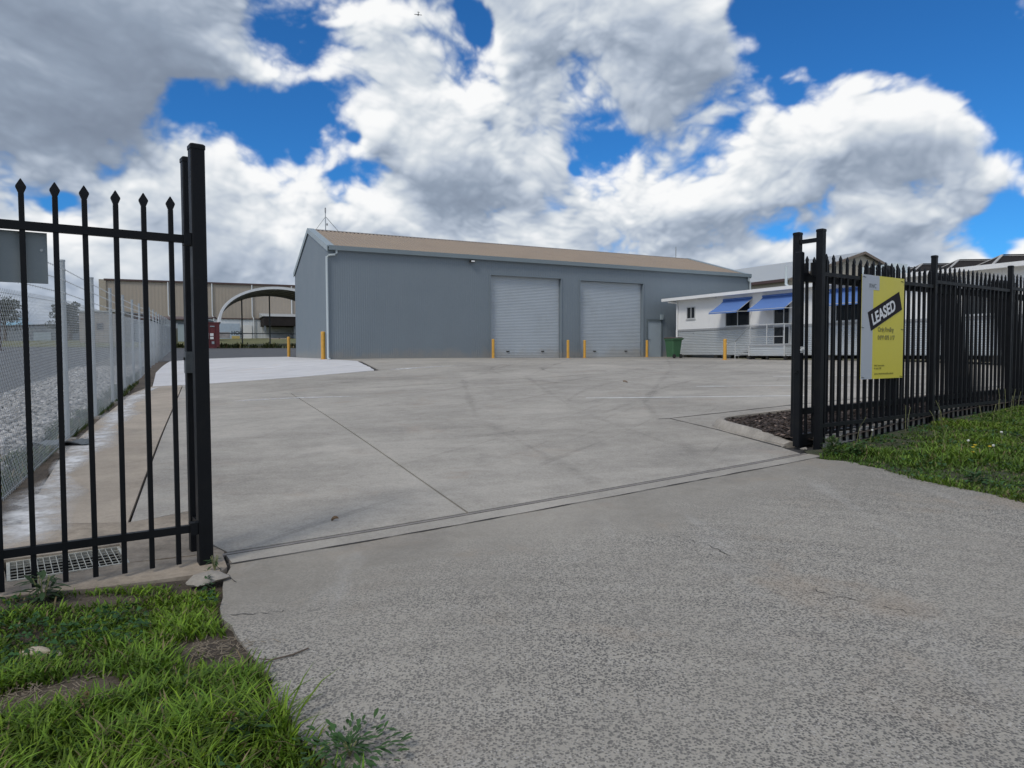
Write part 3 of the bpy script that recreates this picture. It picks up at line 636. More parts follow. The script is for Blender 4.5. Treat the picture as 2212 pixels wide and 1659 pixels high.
for y in (.122, .218): MB().tube([(0, y, 2.24), (0, y, 2.40)], .018, 10).build('guide_roller', M_rubber, gf)
# sliding gate, parked open behind the right run
GA = A2+FN*.17
gt = thing('sliding_gate', 'black steel sliding gate rolled open behind the right fence', 'gate', tuple(GA), FROT)
gt.rotation_euler = (0, R(-.35), FROT)
GL = 8.3
MB().cbox(-.19, 0, .045, .045, .02, 2.53, .007, .012).build('end_post', M_black, gt)
MB().cbox(GL, 0, .045, .045, .02, 2.53, .007, .012).build('end_post', M_black, gt)
rail(gt, -.145, GL-.045, 2.21, .055, .022); rail(gt, -.145, GL-.045, .47, .04, .022); rail(gt, -.145, GL-.045, .10, .075, .03, name='base_beam')
pm3 = picket_mesh(.17, 2.49, .0165)
n = 51
for i in range(n): child('picket', pm3, gt, (.80-.1617*5+.1617*i, 0, 0), (0, R(-.2-1.3*min(max(i-12, 0)/22, 1)+random.uniform(-.06, .06)), 0))
for x in (.5, 4.0, 7.6): MB().tube([(x, -.02, .04), (x, .02, .04)], .06, 16).build('wheel', M_galv, gt, 30)
lt = MB().cbox(-.19, -.05, .03, .006, 1.235, 1.315, .003).build('latch_plate', M_frame, gt)
MB().cbox(-.205, -.064, .034, .012, 1.262, 1.282, .003).build('bolt', M_frame, lt)
MB().cbox(-.17, -.062, .010, .010, 1.24, 1.31, .003).build('keeper', M_frame, lt)
for dx, dz in ((-.017, 1.30), (.017, 1.30), (.017, 1.245)): MB().tube([(-.19+dx, -.0562, dz), (-.19+dx, -.0572, dz)], .005, 8).build('screw_hole', M_dark, lt)
ring = [(-.235-.03+.028*math.cos(a), -.02, .985+.018*math.sin(a)) for a in np.linspace(0, 2*math.pi, 14)]
MB().tube(ring, .005, 6).build('pull_ring', M_black, gt)
# concrete edging under the right run
m = MB()
for i in range(40):
    x0, x1 = .1+i*.3, .1+i*.3+.297; p = A2+FD*((x0+x1)/2); z = h(p.x, p.y)-A2.z
    q = [(x0, .03), (x1, .03), (x1, .13), (x0, .13)]
    m.prism(q, z-.1, z+.10)
ed = thing('fence_edging', 'pale concrete edging strip on the ground under the right fence', 'edging', tuple(A2), FROT)
m.build('edging_strip', paint('pale_edging', (.56, .52, .45), .85, var=.2, scale=4), ed)

# ------------------------------------------------------------------ leased sign
def text_mesh(name, s, size, loc, parent, mat_, rotz=0.0, xs=1.0, thick=.0012, align='LEFT', bold=0.0):
    cu = bpy.data.curves.new(name, 'FONT'); cu.body = s; cu.size = size; cu.extrude = thick; cu.align_x = align; cu.offset = bold
    to = bpy.data.objects.new(name, cu); COL.objects.link(to); dg = bpy.context.evaluated_depsgraph_get()
    me = bpy.data.meshes.new_from_object(to.evaluated_get(dg)); bpy.data.objects.remove(to)
    rot = Matrix.Rotation(rotz, 4, 'Z'); up = Matrix(((1, 0, 0, 0), (0, 0, -1, 0), (0, 1, 0, 0), (0, 0, 0, 1)))
    me.transform(Matrix.Translation(loc)@up@rot@Matrix.Diagonal((xs, 1, 1, 1)))
    me.materials.clear(); return link(name, me, mat_, parent)
M_sy = paint('sign_yellow', (.72, .62, .055), .4, var=.03, scale=1.5); M_sg = paint('sign_grey', (.47, .50, .55), .4, var=.03, scale=2)
M_slog = paint('sign_logo_grey', (.47, .50, .56), .4, var=.02); M_sk = paint('sign_black', (.018, .014, .019), .6, spec=.15); M_sw = paint('sign_white', (.78, .78, .80), .4); M_st = paint('sign_text', (.30, .27, .05), .5); M_sd = paint('sign_text_dark', (.16, .18, .19), .5)
SB = A2+FD*.955-FN*.034
sb = thing('leased_sign', 'yellow and grey real estate board reading LEASED, tied to the right fence', 'sign', tuple(SB), FROT)
w0, w1, z0, z1 = 0, 1.17, .865, 2.30
MB().box(w0, 0, z0, w1, .004, z1).build('board', M_sy, sb)
MB().box(w0, -.0012, z0, .30, -.0002, z1).build('grey_stripe', M_sg, sb)
MB().box(.16, -.0026, 2.10, .46, -.0014, 2.298).build('logo_panel', M_slog, sb)
text_mesh('logo_lettering', 'RWC', .085, (.185, -.0042, 2.125), sb, M_sd, xs=.95)
ban = [(-.46, -.135), (.46, -.135), (.46, .135), (-.46, .135)]; ca, sa = math.cos(R(20.5)), math.sin(R(20.5))
m = MB(); pts = [(.635+x*ca-y*sa, 1.82+x*sa+y*ca) for x, y in ban]; m.loft([[(x, -.0045, z) for x, z in pts], [(x, -.0020, z) for x, z in pts]])
m.build('banner', M_sk, sb)
text_mesh('banner_lettering', 'LEASED', .225, (.635-.395*ca+.078*sa, -.0062, 1.82-.395*sa-.078*ca), sb, M_sw, rotz=R(20.5), xs=.90, bold=.006)
text_mesh('name_lettering', 'Craig Bradley', .085, (.44, -.0022, 1.53), sb, M_st, xs=.95, bold=.004)
text_mesh('phone_lettering', '0488 075 167', .085, (.44, -.0022, 1.415), sb, M_st, xs=1.0, bold=.004)
text_mesh('office_lettering', 'RWC Toowoomba', .035, (.36, -.0022, 1.04), sb, M_st)
text_mesh('office_lettering', '07 4638 2200', .035, (.36, -.0022, 1.0), sb, M_st)
text_mesh('web_lettering', 'www.rwctoowoomba.com.au', .045, (.36, -.0022, .925), sb, M_st)
for x, z in ((.06, 2.27), (1.11, 2.26), (.03, 1.58), (1.13, 1.57), (.06, .895), (1.12, .89)):
    MB().bar((x-.035, -.003, z), (x+.035, -.003, z-.008), .006, .005).build('cable_tie', M_black, sb)

# ------------------------------------------------------------------ drain grate
dr = thing('drain_grate', 'rusty pale steel drain grate over a dark pit behind the left fence', 'drain', (gO.x, gO.y, h(gO.x, gO.y)), FROT)
zz = .012
m = MB()
for a in ((0, 0, .02, GH), (GW-.02, 0, GW, GH), (0.02, 0, GW-.02, .02), (.02, GH-.02, GW-.02, GH)): m.box(a[0], a[1], -.03, a[2], a[3], zz)
m.build('frame', M_grate, dr)
for i in range(16): MB().box(.02+(i+1)*(GW-.04)/17-.0022, .021, .001, .02+(i+1)*(GW-.04)/17+.0022, GH-.021, zz-.002).build('bar', M_grate, dr)
for j in range(5): MB().box(.021, .02+(j+1)*(GH-.04)/6-.0025, .002, GW-.021, .02+(j+1)*(GH-.04)/6+.0025, zz-.004).build('cross_bar', M_grate, dr)
m = MB()
m.quad((0, 0, -.45), (GW, 0, -.45), (GW, GH, -.45), (0, GH, -.45))
for a, b in (((0, 0), (GW, 0)), ((GW, 0), (GW, GH)), ((GW, GH), (0, GH)), ((0, GH), (0, 0))): m.quad((*a, -.45), (*b, -.45), (*b, -.005), (*a, -.005))
m.build('pit', M_dark, dr)  # near-black colour stands in for the shade down inside the pit

# ------------------------------------------------------------------ wire fence
wf = thing('wire_fence', 'galvanised chain wire fence with three barbed strands running along the yard edge', 'fence', (CO.x, CO.y, h(CO.x, CO.y)), math.atan2(CD.y, CD.x))
wz = lambda x: h(*cp(x, 0))-h(CO.x, CO.y)
step = 3.05; xs = [-6.1+step*i for i in range(30)]
for i, x in enumerate(xs):
    if -6 < x < -1: continue
    z = wz(x); sm = 10 if x < 20 else 6
    o = MB().tube([(x, 0, z-.1), (x, 0, z+2.43)], .032, sm).build('post', M_galv, wf, 40)
    MB().tube([(x, 0, z+2.43), (x, 0, z+2.455)], .036, sm).build('cap', M_galv, o, 40)
    if x < 12: MB().cbox(x, 0, .11, .10, z-.05, z+.02, .03).build('footing', M_kerb, o)
for dz in (2.32, 2.17, 2.0):
    m = MB(); P = [(x, -.03, wz(x)+dz) for x in xs]; m.tube(P, .0045, 4)
    for x in np.arange(-6, 30, .14):
        z = np.interp(x, xs, [p[2] for p in P]); m.bar((x, -.03, z-.016), (x+.012, -.03, z+.016), .004, .004, (0, 1, 0))
    m.build('barbed_wire', M_wire, wf)
for dz in (1.87, .95, .06): MB().tube([(x, -.034, wz(x)+dz) for x in xs], .003, 4).build('tension_wire', M_wire, wf)
def wire_mesh(x0, x1, p, r):
    m = MB(); hgt = 1.88
    for i in range(int((x1-x0+hgt)/p)):
        for s in (1, -1):
            a = x0-hgt+i*p if s == 1 else x0+i*p
            b = a+s*hgt; za, zb = 0.0, hgt
            if s == 1:
                lo, hi = max(a, x0), min(b, x1)
            else:
                lo, hi = max(b, x0), min(a, x1)
            if hi-lo < .01: continue
            zf = lambda x: (x-a)/(b-a)*hgt
            k = max(2, int((hi-lo)/.9)); pts = []
            for j in range(k+1):
                x = lo+(hi-lo)*j/k; pts.append((x, -.036+.003*s, wz_i(x)+.03+zf(x)))
            m.tube(pts, r, 3)
    return m
_wx = np.linspace(-8, 84, 200); _wz = np.array([wz(x) for x in _wx])
wz_i = lambda x: float(np.interp(x, _wx, _wz))
wire_mesh(-6.1, 12, .068, .0015).build('chain_mesh', M_wire, wf); wire_mesh(12, 34, .10, .0017).build('chain_mesh', M_wire, wf); wire_mesh(34, 82, .2, .0026).build('chain_mesh', M_wire, wf)

# ------------------------------------------------------------------ scattered stuff built with numpy
def np_obj(name, V, F, col, mat_, kind='stuff', label=None, parent=None):
    me = bpy.data.meshes.new(name); nv = len(V); me.vertices.add(nv); me.vertices.foreach_set('co', np.asarray(V, np.float32).ravel())
    k = F.shape[1]; nf = len(F); me.loops.add(nf*k); me.loops.foreach_set('vertex_index', F.astype(np.int32).ravel())
    me.polygons.add(nf); me.polygons.foreach_set('loop_start', np.arange(0, nf*k, k, dtype=np.int32)); me.polygons.foreach_set('loop_total', np.full(nf, k, np.int32))
    me.update(calc_edges=True)
    if col is not None:
        a = me.color_attributes.new('tint', 'FLOAT_COLOR', 'POINT'); a.data.foreach_set('color', np.c_[col, np.ones(len(col))].astype(np.float32).ravel())
    o = link(name, me, mat_, parent, None, kind)
    if label: o['label'] = label
    return o
def scatter(poly, n):
    P = np.array(poly); lo, hi = P.min(0), P.max(0); out = np.zeros((0, 2))
    while len(out) < n:
        q = rng.uniform(lo, hi, (n, 2)); out = np.r_[out, q[inpoly(q, poly)]]
    return out[:n]
ICO = bmesh.new(); bmesh.ops.create_icosphere(ICO, subdivisions=1, radius=1); ICO.verts.ensure_lookup_table()
ICV = np.array([v.co[:] for v in ICO.verts]); ICF = np.array([[v.index for v in f.verts] for f in ICO.faces])
def stones(name, xy, size, cols, mat_, label, flat=.6, elong=1.3, lift=.25, zoff=0.0):
    n = len(xy); jit = rng.uniform(.68, 1.2, (n, len(ICV), 1)); V = ICV[None]*jit
    sc = np.c_[np.ones(n)*elong, np.ones(n), np.ones(n)*flat]*size[:, None]; V = V*sc[:, None, :]
    a = rng.uniform(0, 6.28, n); t = rng.uniform(-.5, .5, n); ca, sa, ct, st = np.cos(a), np.sin(a), np.cos(t), np.sin(t)
    x, y, z = V[..., 0], V[..., 1], V[..., 2]; x, z = x*ct[:, None]+z*st[:, None], -x*st[:, None]+z*ct[:, None]
    X = x*ca[:, None]-y*sa[:, None]+xy[:, :1]; Y = x*sa[:, None]+y*ca[:, None]+xy[:, 1:]; Z = z+(hs(xy)+size*lift+zoff)[:, None]
    VV = np.stack([X, Y, Z], -1).reshape(-1, 3); FF = (ICF[None]+(np.arange(n)*len(ICV))[:, None, None]).reshape(-1, 3)
    return np_obj(name, VV, FF, np.repeat(cols, len(ICV), 0), mat_, 'stuff', label)
gpoly = [cp(-4.4, .32), cp(8, .32), cp(24, .32), cp(24, 2.9), cp(8, 2.85), cp(-4.4, 2.7)]
g1 = scatter(gpoly, 9500); n = len(g1); br = rng.uniform(.20, .54, n)*np.where(rng.random(n) < .12, 1.4, 1.0)
stones('gravel', g1, rng.uniform(.022, .055, n), np.c_[br*1.0, br*.965, br*.915].clip(0, .7), M_gstone, 'loose pale grey ballast stones beyond the wire fence', .65, 1.25, .4)
# bark mulch chips
m1 = scatter(bed[:7]+[(14.4, 17.0), (4.1, 9.3)], 6500)
m1 = m1[(m1[:, 0] < 9) | (rng.random(len(m1)) < .5)]; n = len(m1); br = rng.uniform(.02, .085, n)*np.where(rng.random(n) < .08, 3.6, 1.0)
stones('bark_mulch', m1, rng.uniform(.016, .036, n), np.c_[br*1.15, br*.88, br*.75], M_chip, 'dark brown bark mulch in the garden bed by the right gate posts', .35, 2.0, .3, .075)

def grass(name, poly, n, hgt, label, bare=(), base=(.075, .135, .022), dry=.05, clump=.8, wid=.0045, lean=.55, tall=None):
    P = scatter(poly, int(n*1.7))
    cx = np.sin(P[:, 0]*2.3+1.2*np.sin(P[:, 1]*1.7))+np.sin(P[:, 1]*3.1+1.5*np.sin(P[:, 0]*2.9))
    cx2 = np.sin(P[:, 0]*7.1+2*np.sin(P[:, 1]*5.3))*np.sin(P[:, 1]*6.7+1.3*np.sin(P[:, 0]*6.1))
    den = .62+.22*cx*clump+.25*cx2*clump
    for bx, by, ra, rb, ang in bare:
        dx, dy = P[:, 0]-bx, P[:, 1]-by; c, s = math.cos(ang), math.sin(ang); d = np.hypot((dx*c+dy*s)/ra, (-dx*s+dy*c)/rb)
        den *= np.clip((d-.65)/.5, .02, 1)
    P = P[rng.random(len(P)) < den][:n]; n = len(P)
    cx = (np.sin(P[:, 0]*2.3+1.2*np.sin(P[:, 1]*1.7))+np.sin(P[:, 1]*3.1+1.5*np.sin(P[:, 0]*2.9)))/2
    cx2 = np.sin(P[:, 0]*7.1+2*np.sin(P[:, 1]*5.3))*np.sin(P[:, 1]*6.7+1.3*np.sin(P[:, 0]*6.1))
    H = hgt*(rng.uniform(.35, 1.15, n))*np.clip(1+.5*cx+.4*cx2, .3, 1.9)
    if tall is not None: H *= tall(P)
    a = rng.uniform(0, 6.28, n)+.8*cx; L = H*np.clip(rng.normal(lean, .3, n), .05, 1.3); w = wid*rng.uniform(.6, 1.5, n)
    dx, dy = np.cos(a), np.sin(a); px, py = -dy, dx; Z = hs(P)-.02+.035*np.sin(P[:, 0]*3.1+1)*np.sin(P[:, 1]*2.7)*(1 if 'left' in label else 0)
    V = np.zeros((n, 7, 3))
    for j, (tt, ww, ll) in enumerate(((0, .7, 0), (.45, 1.0, .22), (.8, .65, .62))):
        for s in (0, 1):
            sg = -1 if s == 0 else 1
            V[:, 2*j+s, 0] = P[:, 0]+dx*L*ll+px*w*ww*sg; V[:, 2*j+s, 1] = P[:, 1]+dy*L*ll+py*w*ww*sg; V[:, 2*j+s, 2] = Z+H*tt
    V[:, 6, 0] = P[:, 0]+dx*L; V[:, 6, 1] = P[:, 1]+dy*L; V[:, 6, 2] = Z+H*(1-.12*rng.random(n))
    b = (np.arange(n)*7)[:, None]
    T = np.concatenate([b+np.array([[0, 1, 3]]), b+np.array([[0, 3, 2]]), b+np.array([[2, 3, 5]]), b+np.array([[2, 5, 4]]), b+np.array([[4, 5, 6]])])
    k = rng.uniform(.42, 1.45, n)*(1+.22*cx+.2*cx2); yl = np.clip(rng.normal(.25, .25, n)+.35*cx, 0, 1)
    c = np.array(base)[None]*k[:, None]; c = c*(1-yl[:, None])+c*np.array([1.55, 1.22, .75])[None]*yl[:, None]
    d = rng.random(n) < dry; c[d] = np.array([.24, .19, .10])*rng.uniform(.6, 1.2, (d.sum(), 1))
    C = np.repeat(c[:, None, :], 7, 1)
    return np_obj(name, V.reshape(-1, 3), T, C.reshape(-1, 3), M_blade, 'stuff', label)
lp = [(-1.95, 4.55), (-1.77, 4.19), (-1.65, 3.9), (-1.43, 3.59), (-1.14, 3.21), (-.88, 2.78), (-.72, 2.62), (-.48, 2.45), (-.2, 2.0), (-.4, 1.0), (-1.2, 1.0), (-3.6, 1.6), (-4.2, 3.3), (-3.2, 3.95), (-2.75, 4.12), (-2.38, 4.32), (-2.08, 4.48)]
bl = [(-1.52, 3.50, .30, .2, -.7), (-2.05, 2.98, .42, .17, .55), (-2.0, 4.42, .18, .1, .3), (-2.6, 4.05, .5, .1, .45), (-.75, 2.74, .12, .07, 0), (-1.72, 3.1, .08, .06, 0)]
tl = lambda P: np.clip(1.15-.42*(P[:, 1]-2.55), .33, 1.2)*(1+.7*np.exp(-(((P-np.array([-1.0, 2.95]))/np.array([.28, .25]))**2).sum(1)))
grass('grass', lp, 42000, .078, 'lush green grass on the left verge in the foreground', bl, (.108, .205, .022), .07, 1.5, .0043, .95, tl)
rp = [(3.66, 8.46), (3.85, 8.22), (4.05, 7.74), (4.11, 7.21), (4.25, 6.88), (4.40, 6.56), (4.49, 6.20), (4.82, 5.2), (7.5, 5.5), (13, 11), (13.5, 15.7), (9, 12.5), (4.15, 9.16)]
tr = lambda P: np.clip(.75+.5*np.exp(-(((P-np.array([3.9, 8.26]))@np.array([.5, .86]))-.45)**2/.12), .7, 1.4)
grass('grass', rp, 110000, .075, 'weedy green grass on the verge outside the right fence', [(5.6, 8.1, .2, .1, 0)], (.098, .180, .028), .07, .4, .006, .85, tr)
def clover(name, poly, n, size, label, tone, dens_seed):
    P = scatter(poly, n*3); q = np.sin(P[:, 0]*3.7+dens_seed)*np.sin(P[:, 1]*4.3+dens_seed*2)+.5*np.sin(P[:, 0]*9+P[:, 1]*7)
    P = P[q > .25][:n]; n = len(P); k = 6; ang = np.linspace(0, 2*math.pi, k, endpoint=False)
    r_ = size*rng.uniform(.5, 1.2, n); tx, ty = rng.normal(0, .35, n), rng.normal(0, .35, n); z = hs(P)+rng.uniform(.015, .055, n)
    V = np.zeros((n, k, 3))
    for j, a in enumerate(ang):
        dx, dy = r_*np.cos(a)*(1, .62)[j % 2], r_*np.sin(a)*(1, .62)[j % 2]; V[:, j, 0] = P[:, 0]+dx; V[:, j, 1] = P[:, 1]+dy; V[:, j, 2] = z+dx*tx+dy*ty
    c = np.array(tone)[None]*rng.uniform(.6, 1.5, (n, 1))
    return np_obj(name, V.reshape(-1, 3), np.arange(n*k).reshape(-1, k), np.repeat(c, k, 0), M_blade, 'stuff', label)
clover('clover', lp, 3200, .016, 'patches of dark clover among the grass of the left verge', (.035, .095, .028), 1.0)
clover('clover', rp, 6000, .022, 'patches of low broad leaved weeds among the grass of the right verge', (.045, .105, .035), 2.3)
stp = [cp(-5, .05), cp(2, -.05), cp(12, -.12), cp(16, .1), cp(16, .38), cp(2, .4), cp(-5, .45)]
grass('grass', stp, 8000, .11, 'dark weeds growing along the foot of the wire fence', [cp(-.3, .15)+(.6, .35, 0), cp(3.0, .15)+(1.2, .4, 0)], (.035, .065, .016), .12, 1.3, .006, .8)
edge = [(-38, 73.2), (-31, 71.6), (-26, 70.4), (-20, 67.4), (-14, 66.9), (-14, 67.6), (-20, 68.2), (-26, 71.2), (-31, 72.6), (-38, 74.2)]
grass('grass', edge, 2200, .38, 'dark rank grass at the edge of the far field', (), (.035, .05, .02), .05, 1.5, .05, .5)

# ------------------------------------------------------------------ grey shed (local x along the front, y to the back)
SO = Vector((-7.8, 30.4, 1.165)); SD = Vector((.881, .473, 0)).normalized(); SROT = math.atan2(SD.y, SD.x); SN = Vector((-SD.y, SD.x, 0))
SL, SW, EH, RH = 24.74, 11.03, 4.72, 6.30; SHX = .0735
shed = thing('storage_shed', 'large blue grey steel shed with two roller doors and a tan roof', 'shed', tuple(SO), SROT)
def ribs(x0, x1, pitch, depth):
    xs = []; x = x0; k = 0
    prof = ((0, 0), (.42, 0), (.52, 1), (.90, 1))
    while x < x1-1e-6:
        for a, b in prof:
            if x+a*pitch < x1: xs.append((x+a*pitch, -b*depth))
        x += pitch
    xs.append((x1, 0)); return xs
def corr(m, x0, x1, zb, zt, pitch=.1, depth=.005, y=0.0, fn=None):
    P = ribs(x0, x1, pitch, depth); b = len(m.v)
    vs = []; fs = []
    for i, (x, d) in enumerate(P):
        t = zt(x) if callable(zt) else zt
        q0, q1 = (x, y+d, zb), (x, y+d, t)
        if fn: q0, q1 = fn(*q0), fn(*q1)
        vs += [q0, q1]
        if i: fs.append((2*i-2, 2*i, 2*i+1, 2*i-1))
    m.add(vs, fs)
D1 = (7.72, 11.66, 3.98); D2 = (12.82, 16.86, 3.95); PA = (17.16, 18.18, 2.03)
m = MB()
for x0, x1, z0 in ((0, D1[0], 0), (D1[0], D1[1], D1[2]), (D1[1], D2[0], 0), (D2[0], D2[1], D2[2]), (D2[1], PA[0], 0), (PA[0], PA[1], PA[2]), (PA[1], SL, 0)):
    corr(m, x0, x1, z0 if z0 else -.05, EH)
m.build('front_wall', M_wall, shed)
m = MB()
corr(m, 0, SW, -.05, lambda t: EH+(RH-EH)*(1-abs(t-SW/2)/(SW/2)), .1, .005, fn=lambda t, d, z: (SHX*t+d, t, z)); m.build('end_wall', M_wall, shed)
m = MB(); corr(m, 0, SW, -.05, lambda t: EH+(RH-EH)*(1-abs(t-SW/2)/(SW/2)), .1, .005, fn=lambda t, d, z: (SL+SHX*t-d, t, z)); m.build('end_wall', M_wall, shed)
m = MB(); corr(m, 0, SL, -.05, EH, .1, .018, fn=lambda x, d, z: (x+SHX*SW, SW-d, z)); m.build('rear_wall', M_wall, shed)
def roof_slope(front):
    m = MB(); P = ribs(.0, SL+.02, .2, -.032); vs = []; fs = []
    for i, (x, d) in enumerate(P):
        for t, z in (((-.10, EH+.10-.03) if front else (SW+.10, EH+.07)), (SW/2, RH+.10)):
            vs.append((x+SHX*t, t, z+d))
        if i: fs.append((2*i-2, 2*i, 2*i+1, 2*i-1))
    m.add(vs, fs); return m
roof = roof_slope(True).build('roof', M_roof, shed); roof_slope(False).build('roof', M_roof, shed)
m = MB(); rid = [(x+SHX*SW/2, SW/2, RH+.10) for x in (-.06, SL+.06)]
m.loft([[(p[0], p[1]-.22, p[2]-.03), (p[0], p[1], p[2]+.045), (p[0], p[1]+.22, p[2]-.03), (p[0], p[1], p[2]+.02)] for p in rid]); m.build('ridge_cap', paint('ridge_grey', (.24, .21, .18), .5), shed)
for xe, sgn_ in ((-.04, 1), (SL+.04, -1)):
    for a, b in (((-.12, EH+.08), (SW/2, RH+.12)), ((SW+.12, EH+.08), (SW/2, RH+.12))):
        m = MB(); rings = []
        for t, z in (a, b):
            x = xe+SHX*t; rings.append([(x-.03*sgn_, t, z-.20), (x, t, z-.20), (x, t, z), (x+.30*sgn_, t, z+.0), (x+.30*sgn_, t, z+.045), (x-.03*sgn_, t, z+.045)])
        m.loft(rings); m.build('barge_capping', M_capl, shed)
def gutter(t0, sg):
    m = MB(); rings = []
    for x in (-.02, SL+.04):
        X = x+SHX*t0; rings.append([(X, t0+sg*.0, EH-.06), (X, t0+sg*.155, EH-.06), (X, t0+sg*.165, EH+.13), (X, t0+sg*.150, EH+.13), (X, t0+sg*.142, EH-.04), (X, t0+sg*.012, EH-.04)])
    m.loft(rings); return m.build('gutter', M_gut, shed)
gutter(-.022, -1); gutter(SW+.022, 1)
def downpipe(x, kick):
    m = MB(); y = -.085
    m.tube([(x+kick, y, EH-.06), (x+kick, y, EH-.17), (x+kick*.82, y, EH-.25), (x+kick*.2, y, EH-.29), (x, y, EH-.36), (x, y, EH-.6), (x, y, .12), (x, y-.03, .04), (x+.05, y-.10, .02)], .052, 10)
    o = m.build('downpipe', M_dwn, shed, 50)
    for z in (2.2, 3.6): MB().tube([(x, y, z), (x, y, z+.03)], .056, 10).build('strap', M_dwn, o)
downpipe(-.09, .42)
m = MB().tube([(SL-.12, -.09, EH-.06), (SL-.12, -.09, EH-.25), (SL+.0, -.09, EH-.33), (SL+.02, -.09, EH-.6), (SL+.02, -.09, 0)], .05, 8); m.build('downpipe', M_dwn, shed, 50)
for x in (-.028, SL-.05):
    MB().box(x, -.03, 0, x+.08, -.019, EH).build('corner_trim', M_wall, shed)
for D in (D1, D2):
    m = MB()
    # curtain: curved slats every 75 mm
    zs = []; z = .05
    while z < D[2]+.05:
        for a, b in ((0, 0), (.18, -.010), (.5, -.016), (.82, -.010)): zs.append((z+a*.075, b))
        z += .075
    vs = []; fs = []
    for i, (z, d) in enumerate(zs):
        vs += [(D[0]+.02, .17+d, z), (D[1]-.02, .17+d, z)]
        if i: fs.append((2*i-2, 2*i-1, 2*i+1, 2*i))
    m.add(vs, fs); dr_ = m.build('roller_door', M_shut, shed)
    MB().box(D[0]+.02, .135, -.01, D[1]-.02, .185, .075).build('bottom_rail', M_shut, dr_)
    for lx in (.25, .75): MB().box(D[0]+(D[1]-D[0])*lx-.08, .118, .32, D[0]+(D[1]-D[0])*lx+.08, .148, .36).build('handle', M_dark, dr_)
    MB().box(D[0]-.055, -.045, -.02, D[0]-.001, .24, D[2]+.055).build('door_jamb', M_wall, shed)
    MB().box(D[1]+.001, -.045, -.02, D[1]+.055, .24, D[2]+.055).build('door_jamb', M_wall, shed)
    MB().box(D[0]-.001+.003, -.042, D[2]+.001, D[1]-.002, .24, D[2]+.052).build('door_head', M_wall, shed)
    MB().box(D[0]+.02, .20, D[2]-.5, D[1]-.02, .21, D[2]+.6).build('drum_cover', M_dark, shed)
o = MB().box(PA[0]+.045, .02, .01, PA[1]-.045, .06, PA[2]-.045).build('side_door', M_door, shed)
MB().box(PA[0]+.09, -.03, .98, PA[0]+.22, .019, 1.01).build('handle', M_galv, o)
for q in ((PA[0]-.05, 0, PA[0]+.04, PA[2]+.05), (PA[1]-.04, 0, PA[1]+.05, PA[2]+.05), (PA[0]+.042, PA[2]-.04, PA[1]-.042, PA[2]+.05)):
    MB().box(q[0], -.035, q[1]-.01, q[2], .1, q[3]).build('door_frame', paint('door_frame_grey', (.12, .15, .165), .5), shed)
m = MB(); m.box(.05, 1.0, -.2, SL-.05, SW-.3, -.02); m.build('floor', M_yard, shed)
fl = thing('floodlight', 'small black floodlight fixed under the shed gutter left of the roller doors', 'light', tuple(SO+SD*6.68+Vector((0, 0, 4.55))), SROT)
MB().cbox(0, -.16, .135, .05, -.055, .055, .01).build('housing', M_rubber, fl); MB().box(-.075, -.222, -.035, .10, -.211, .035).build('lens', M_label, fl); MB().box(-.03, -.11, -.02, .03, -.018, .06).build('arm', M_rubber, fl)
bx = thing('meter_box', 'small pale box on the shed wall above the grey side door', 'box', tuple(SO+SD*18.1+Vector((0, 0, 2.2))), SROT)
MB().cbox(0, -.09, .085, .06, -.15, .13, .01).build('case', M_capl, bx)
an = thing('antenna_mast', 'slim antenna mast with two braced legs on the gable end of the shed ridge', 'antenna', tuple(SO+SD*(.84+SHX*SW/2)+SN*(SW/2)+Vector((0, 0, RH+.13))), SROT)
mp_ = MB().tube([(0, 0, -.05), (0, 0, 1.09)], .025, 8, .02).build('mast', M_galv, an, 40); MB().tube([(0, 0, .88), (0, 0, 1.11)], .036, 8).build('antenna_rod', M_trimg, an, 40)
MB().tube([(-.48, 0, 0), (-.02, 0, .64)], .018, 6).build('brace', M_galv, an); MB().tube([(.64, 0, 0), (.02, 0, .66)], .014, 6).build('brace', M_galv, an)
MB().tube([(.03, -.04, .29), (.10, -.06, .29)], .06, 12).build('dish', M_trimg, an, 40)
pl = thing('roof_pole', 'thin grey pole standing on the far end of the shed roof', 'pole', tuple(SO+SD*(SL-.7)+SN*5.6+Vector((0, 0, 6.2))), 0)
MB().tube([(0, 0, -.1), (0, 0, .95)], .03, 6).build('pole', M_galv, pl); MB().cbox(0, 0, .12, .12, -.02, .05).build('base_plate', M_galv, pl)

# ------------------------------------------------------------------ bollards
def bollard(loc, hgt, rad, label):
    b = thing('bollard', label, 'bollard', loc, random.uniform(0, 6), 'yellow steel bollards')
    MB().tube([(0, 0, -.05), (0, 0, hgt-.03)], rad, 16).build('post', M_yel, b, 40)
    MB().loft([[(rad*k*math.cos(a), rad*k*math.sin(a), z) for a in np.linspace(0, 2*math.pi, 16, endpoint=False)] for k, z in ((1.0, hgt-.03), (.97, hgt-.012), (.7, hgt), (.2, hgt+.004))]).build('cap', M_yel, b, 60)
    MB().cbox(0, 0, rad*1.5, rad*1.5, -.03, .012, .02).build('base_plate', M_yel, b)
bollard((-13.25, 42.2, h(-13.25, 42.2)-.02), 1.2, .09, 'yellow bollard at the back left corner of the shed, behind the pale slab')
bollard((-8.22, 30.95, h(-8.22, 30.95)), 1.21, .095, 'tall thick yellow bollard at the near left corner of the shed beside the downpipe')
for s, lab in ((7.78, 'yellow bollard at the left side of the left roller door'), (11.98, 'yellow bollard just right of the left roller door'), (12.98, 'yellow bollard at the left side of the right roller door'), (16.98, 'yellow bollard between the right roller door and the grey side door')):
    p = SO+SD*(s-.16)-SN*.42; bollard((p.x, p.y, h(p.x, p.y)), .90, .068, lab)
bollard((9.40, 31.35, h(9.4, 31.35)), .92, .075, 'yellow bollard in front of the white office by its stair rail')

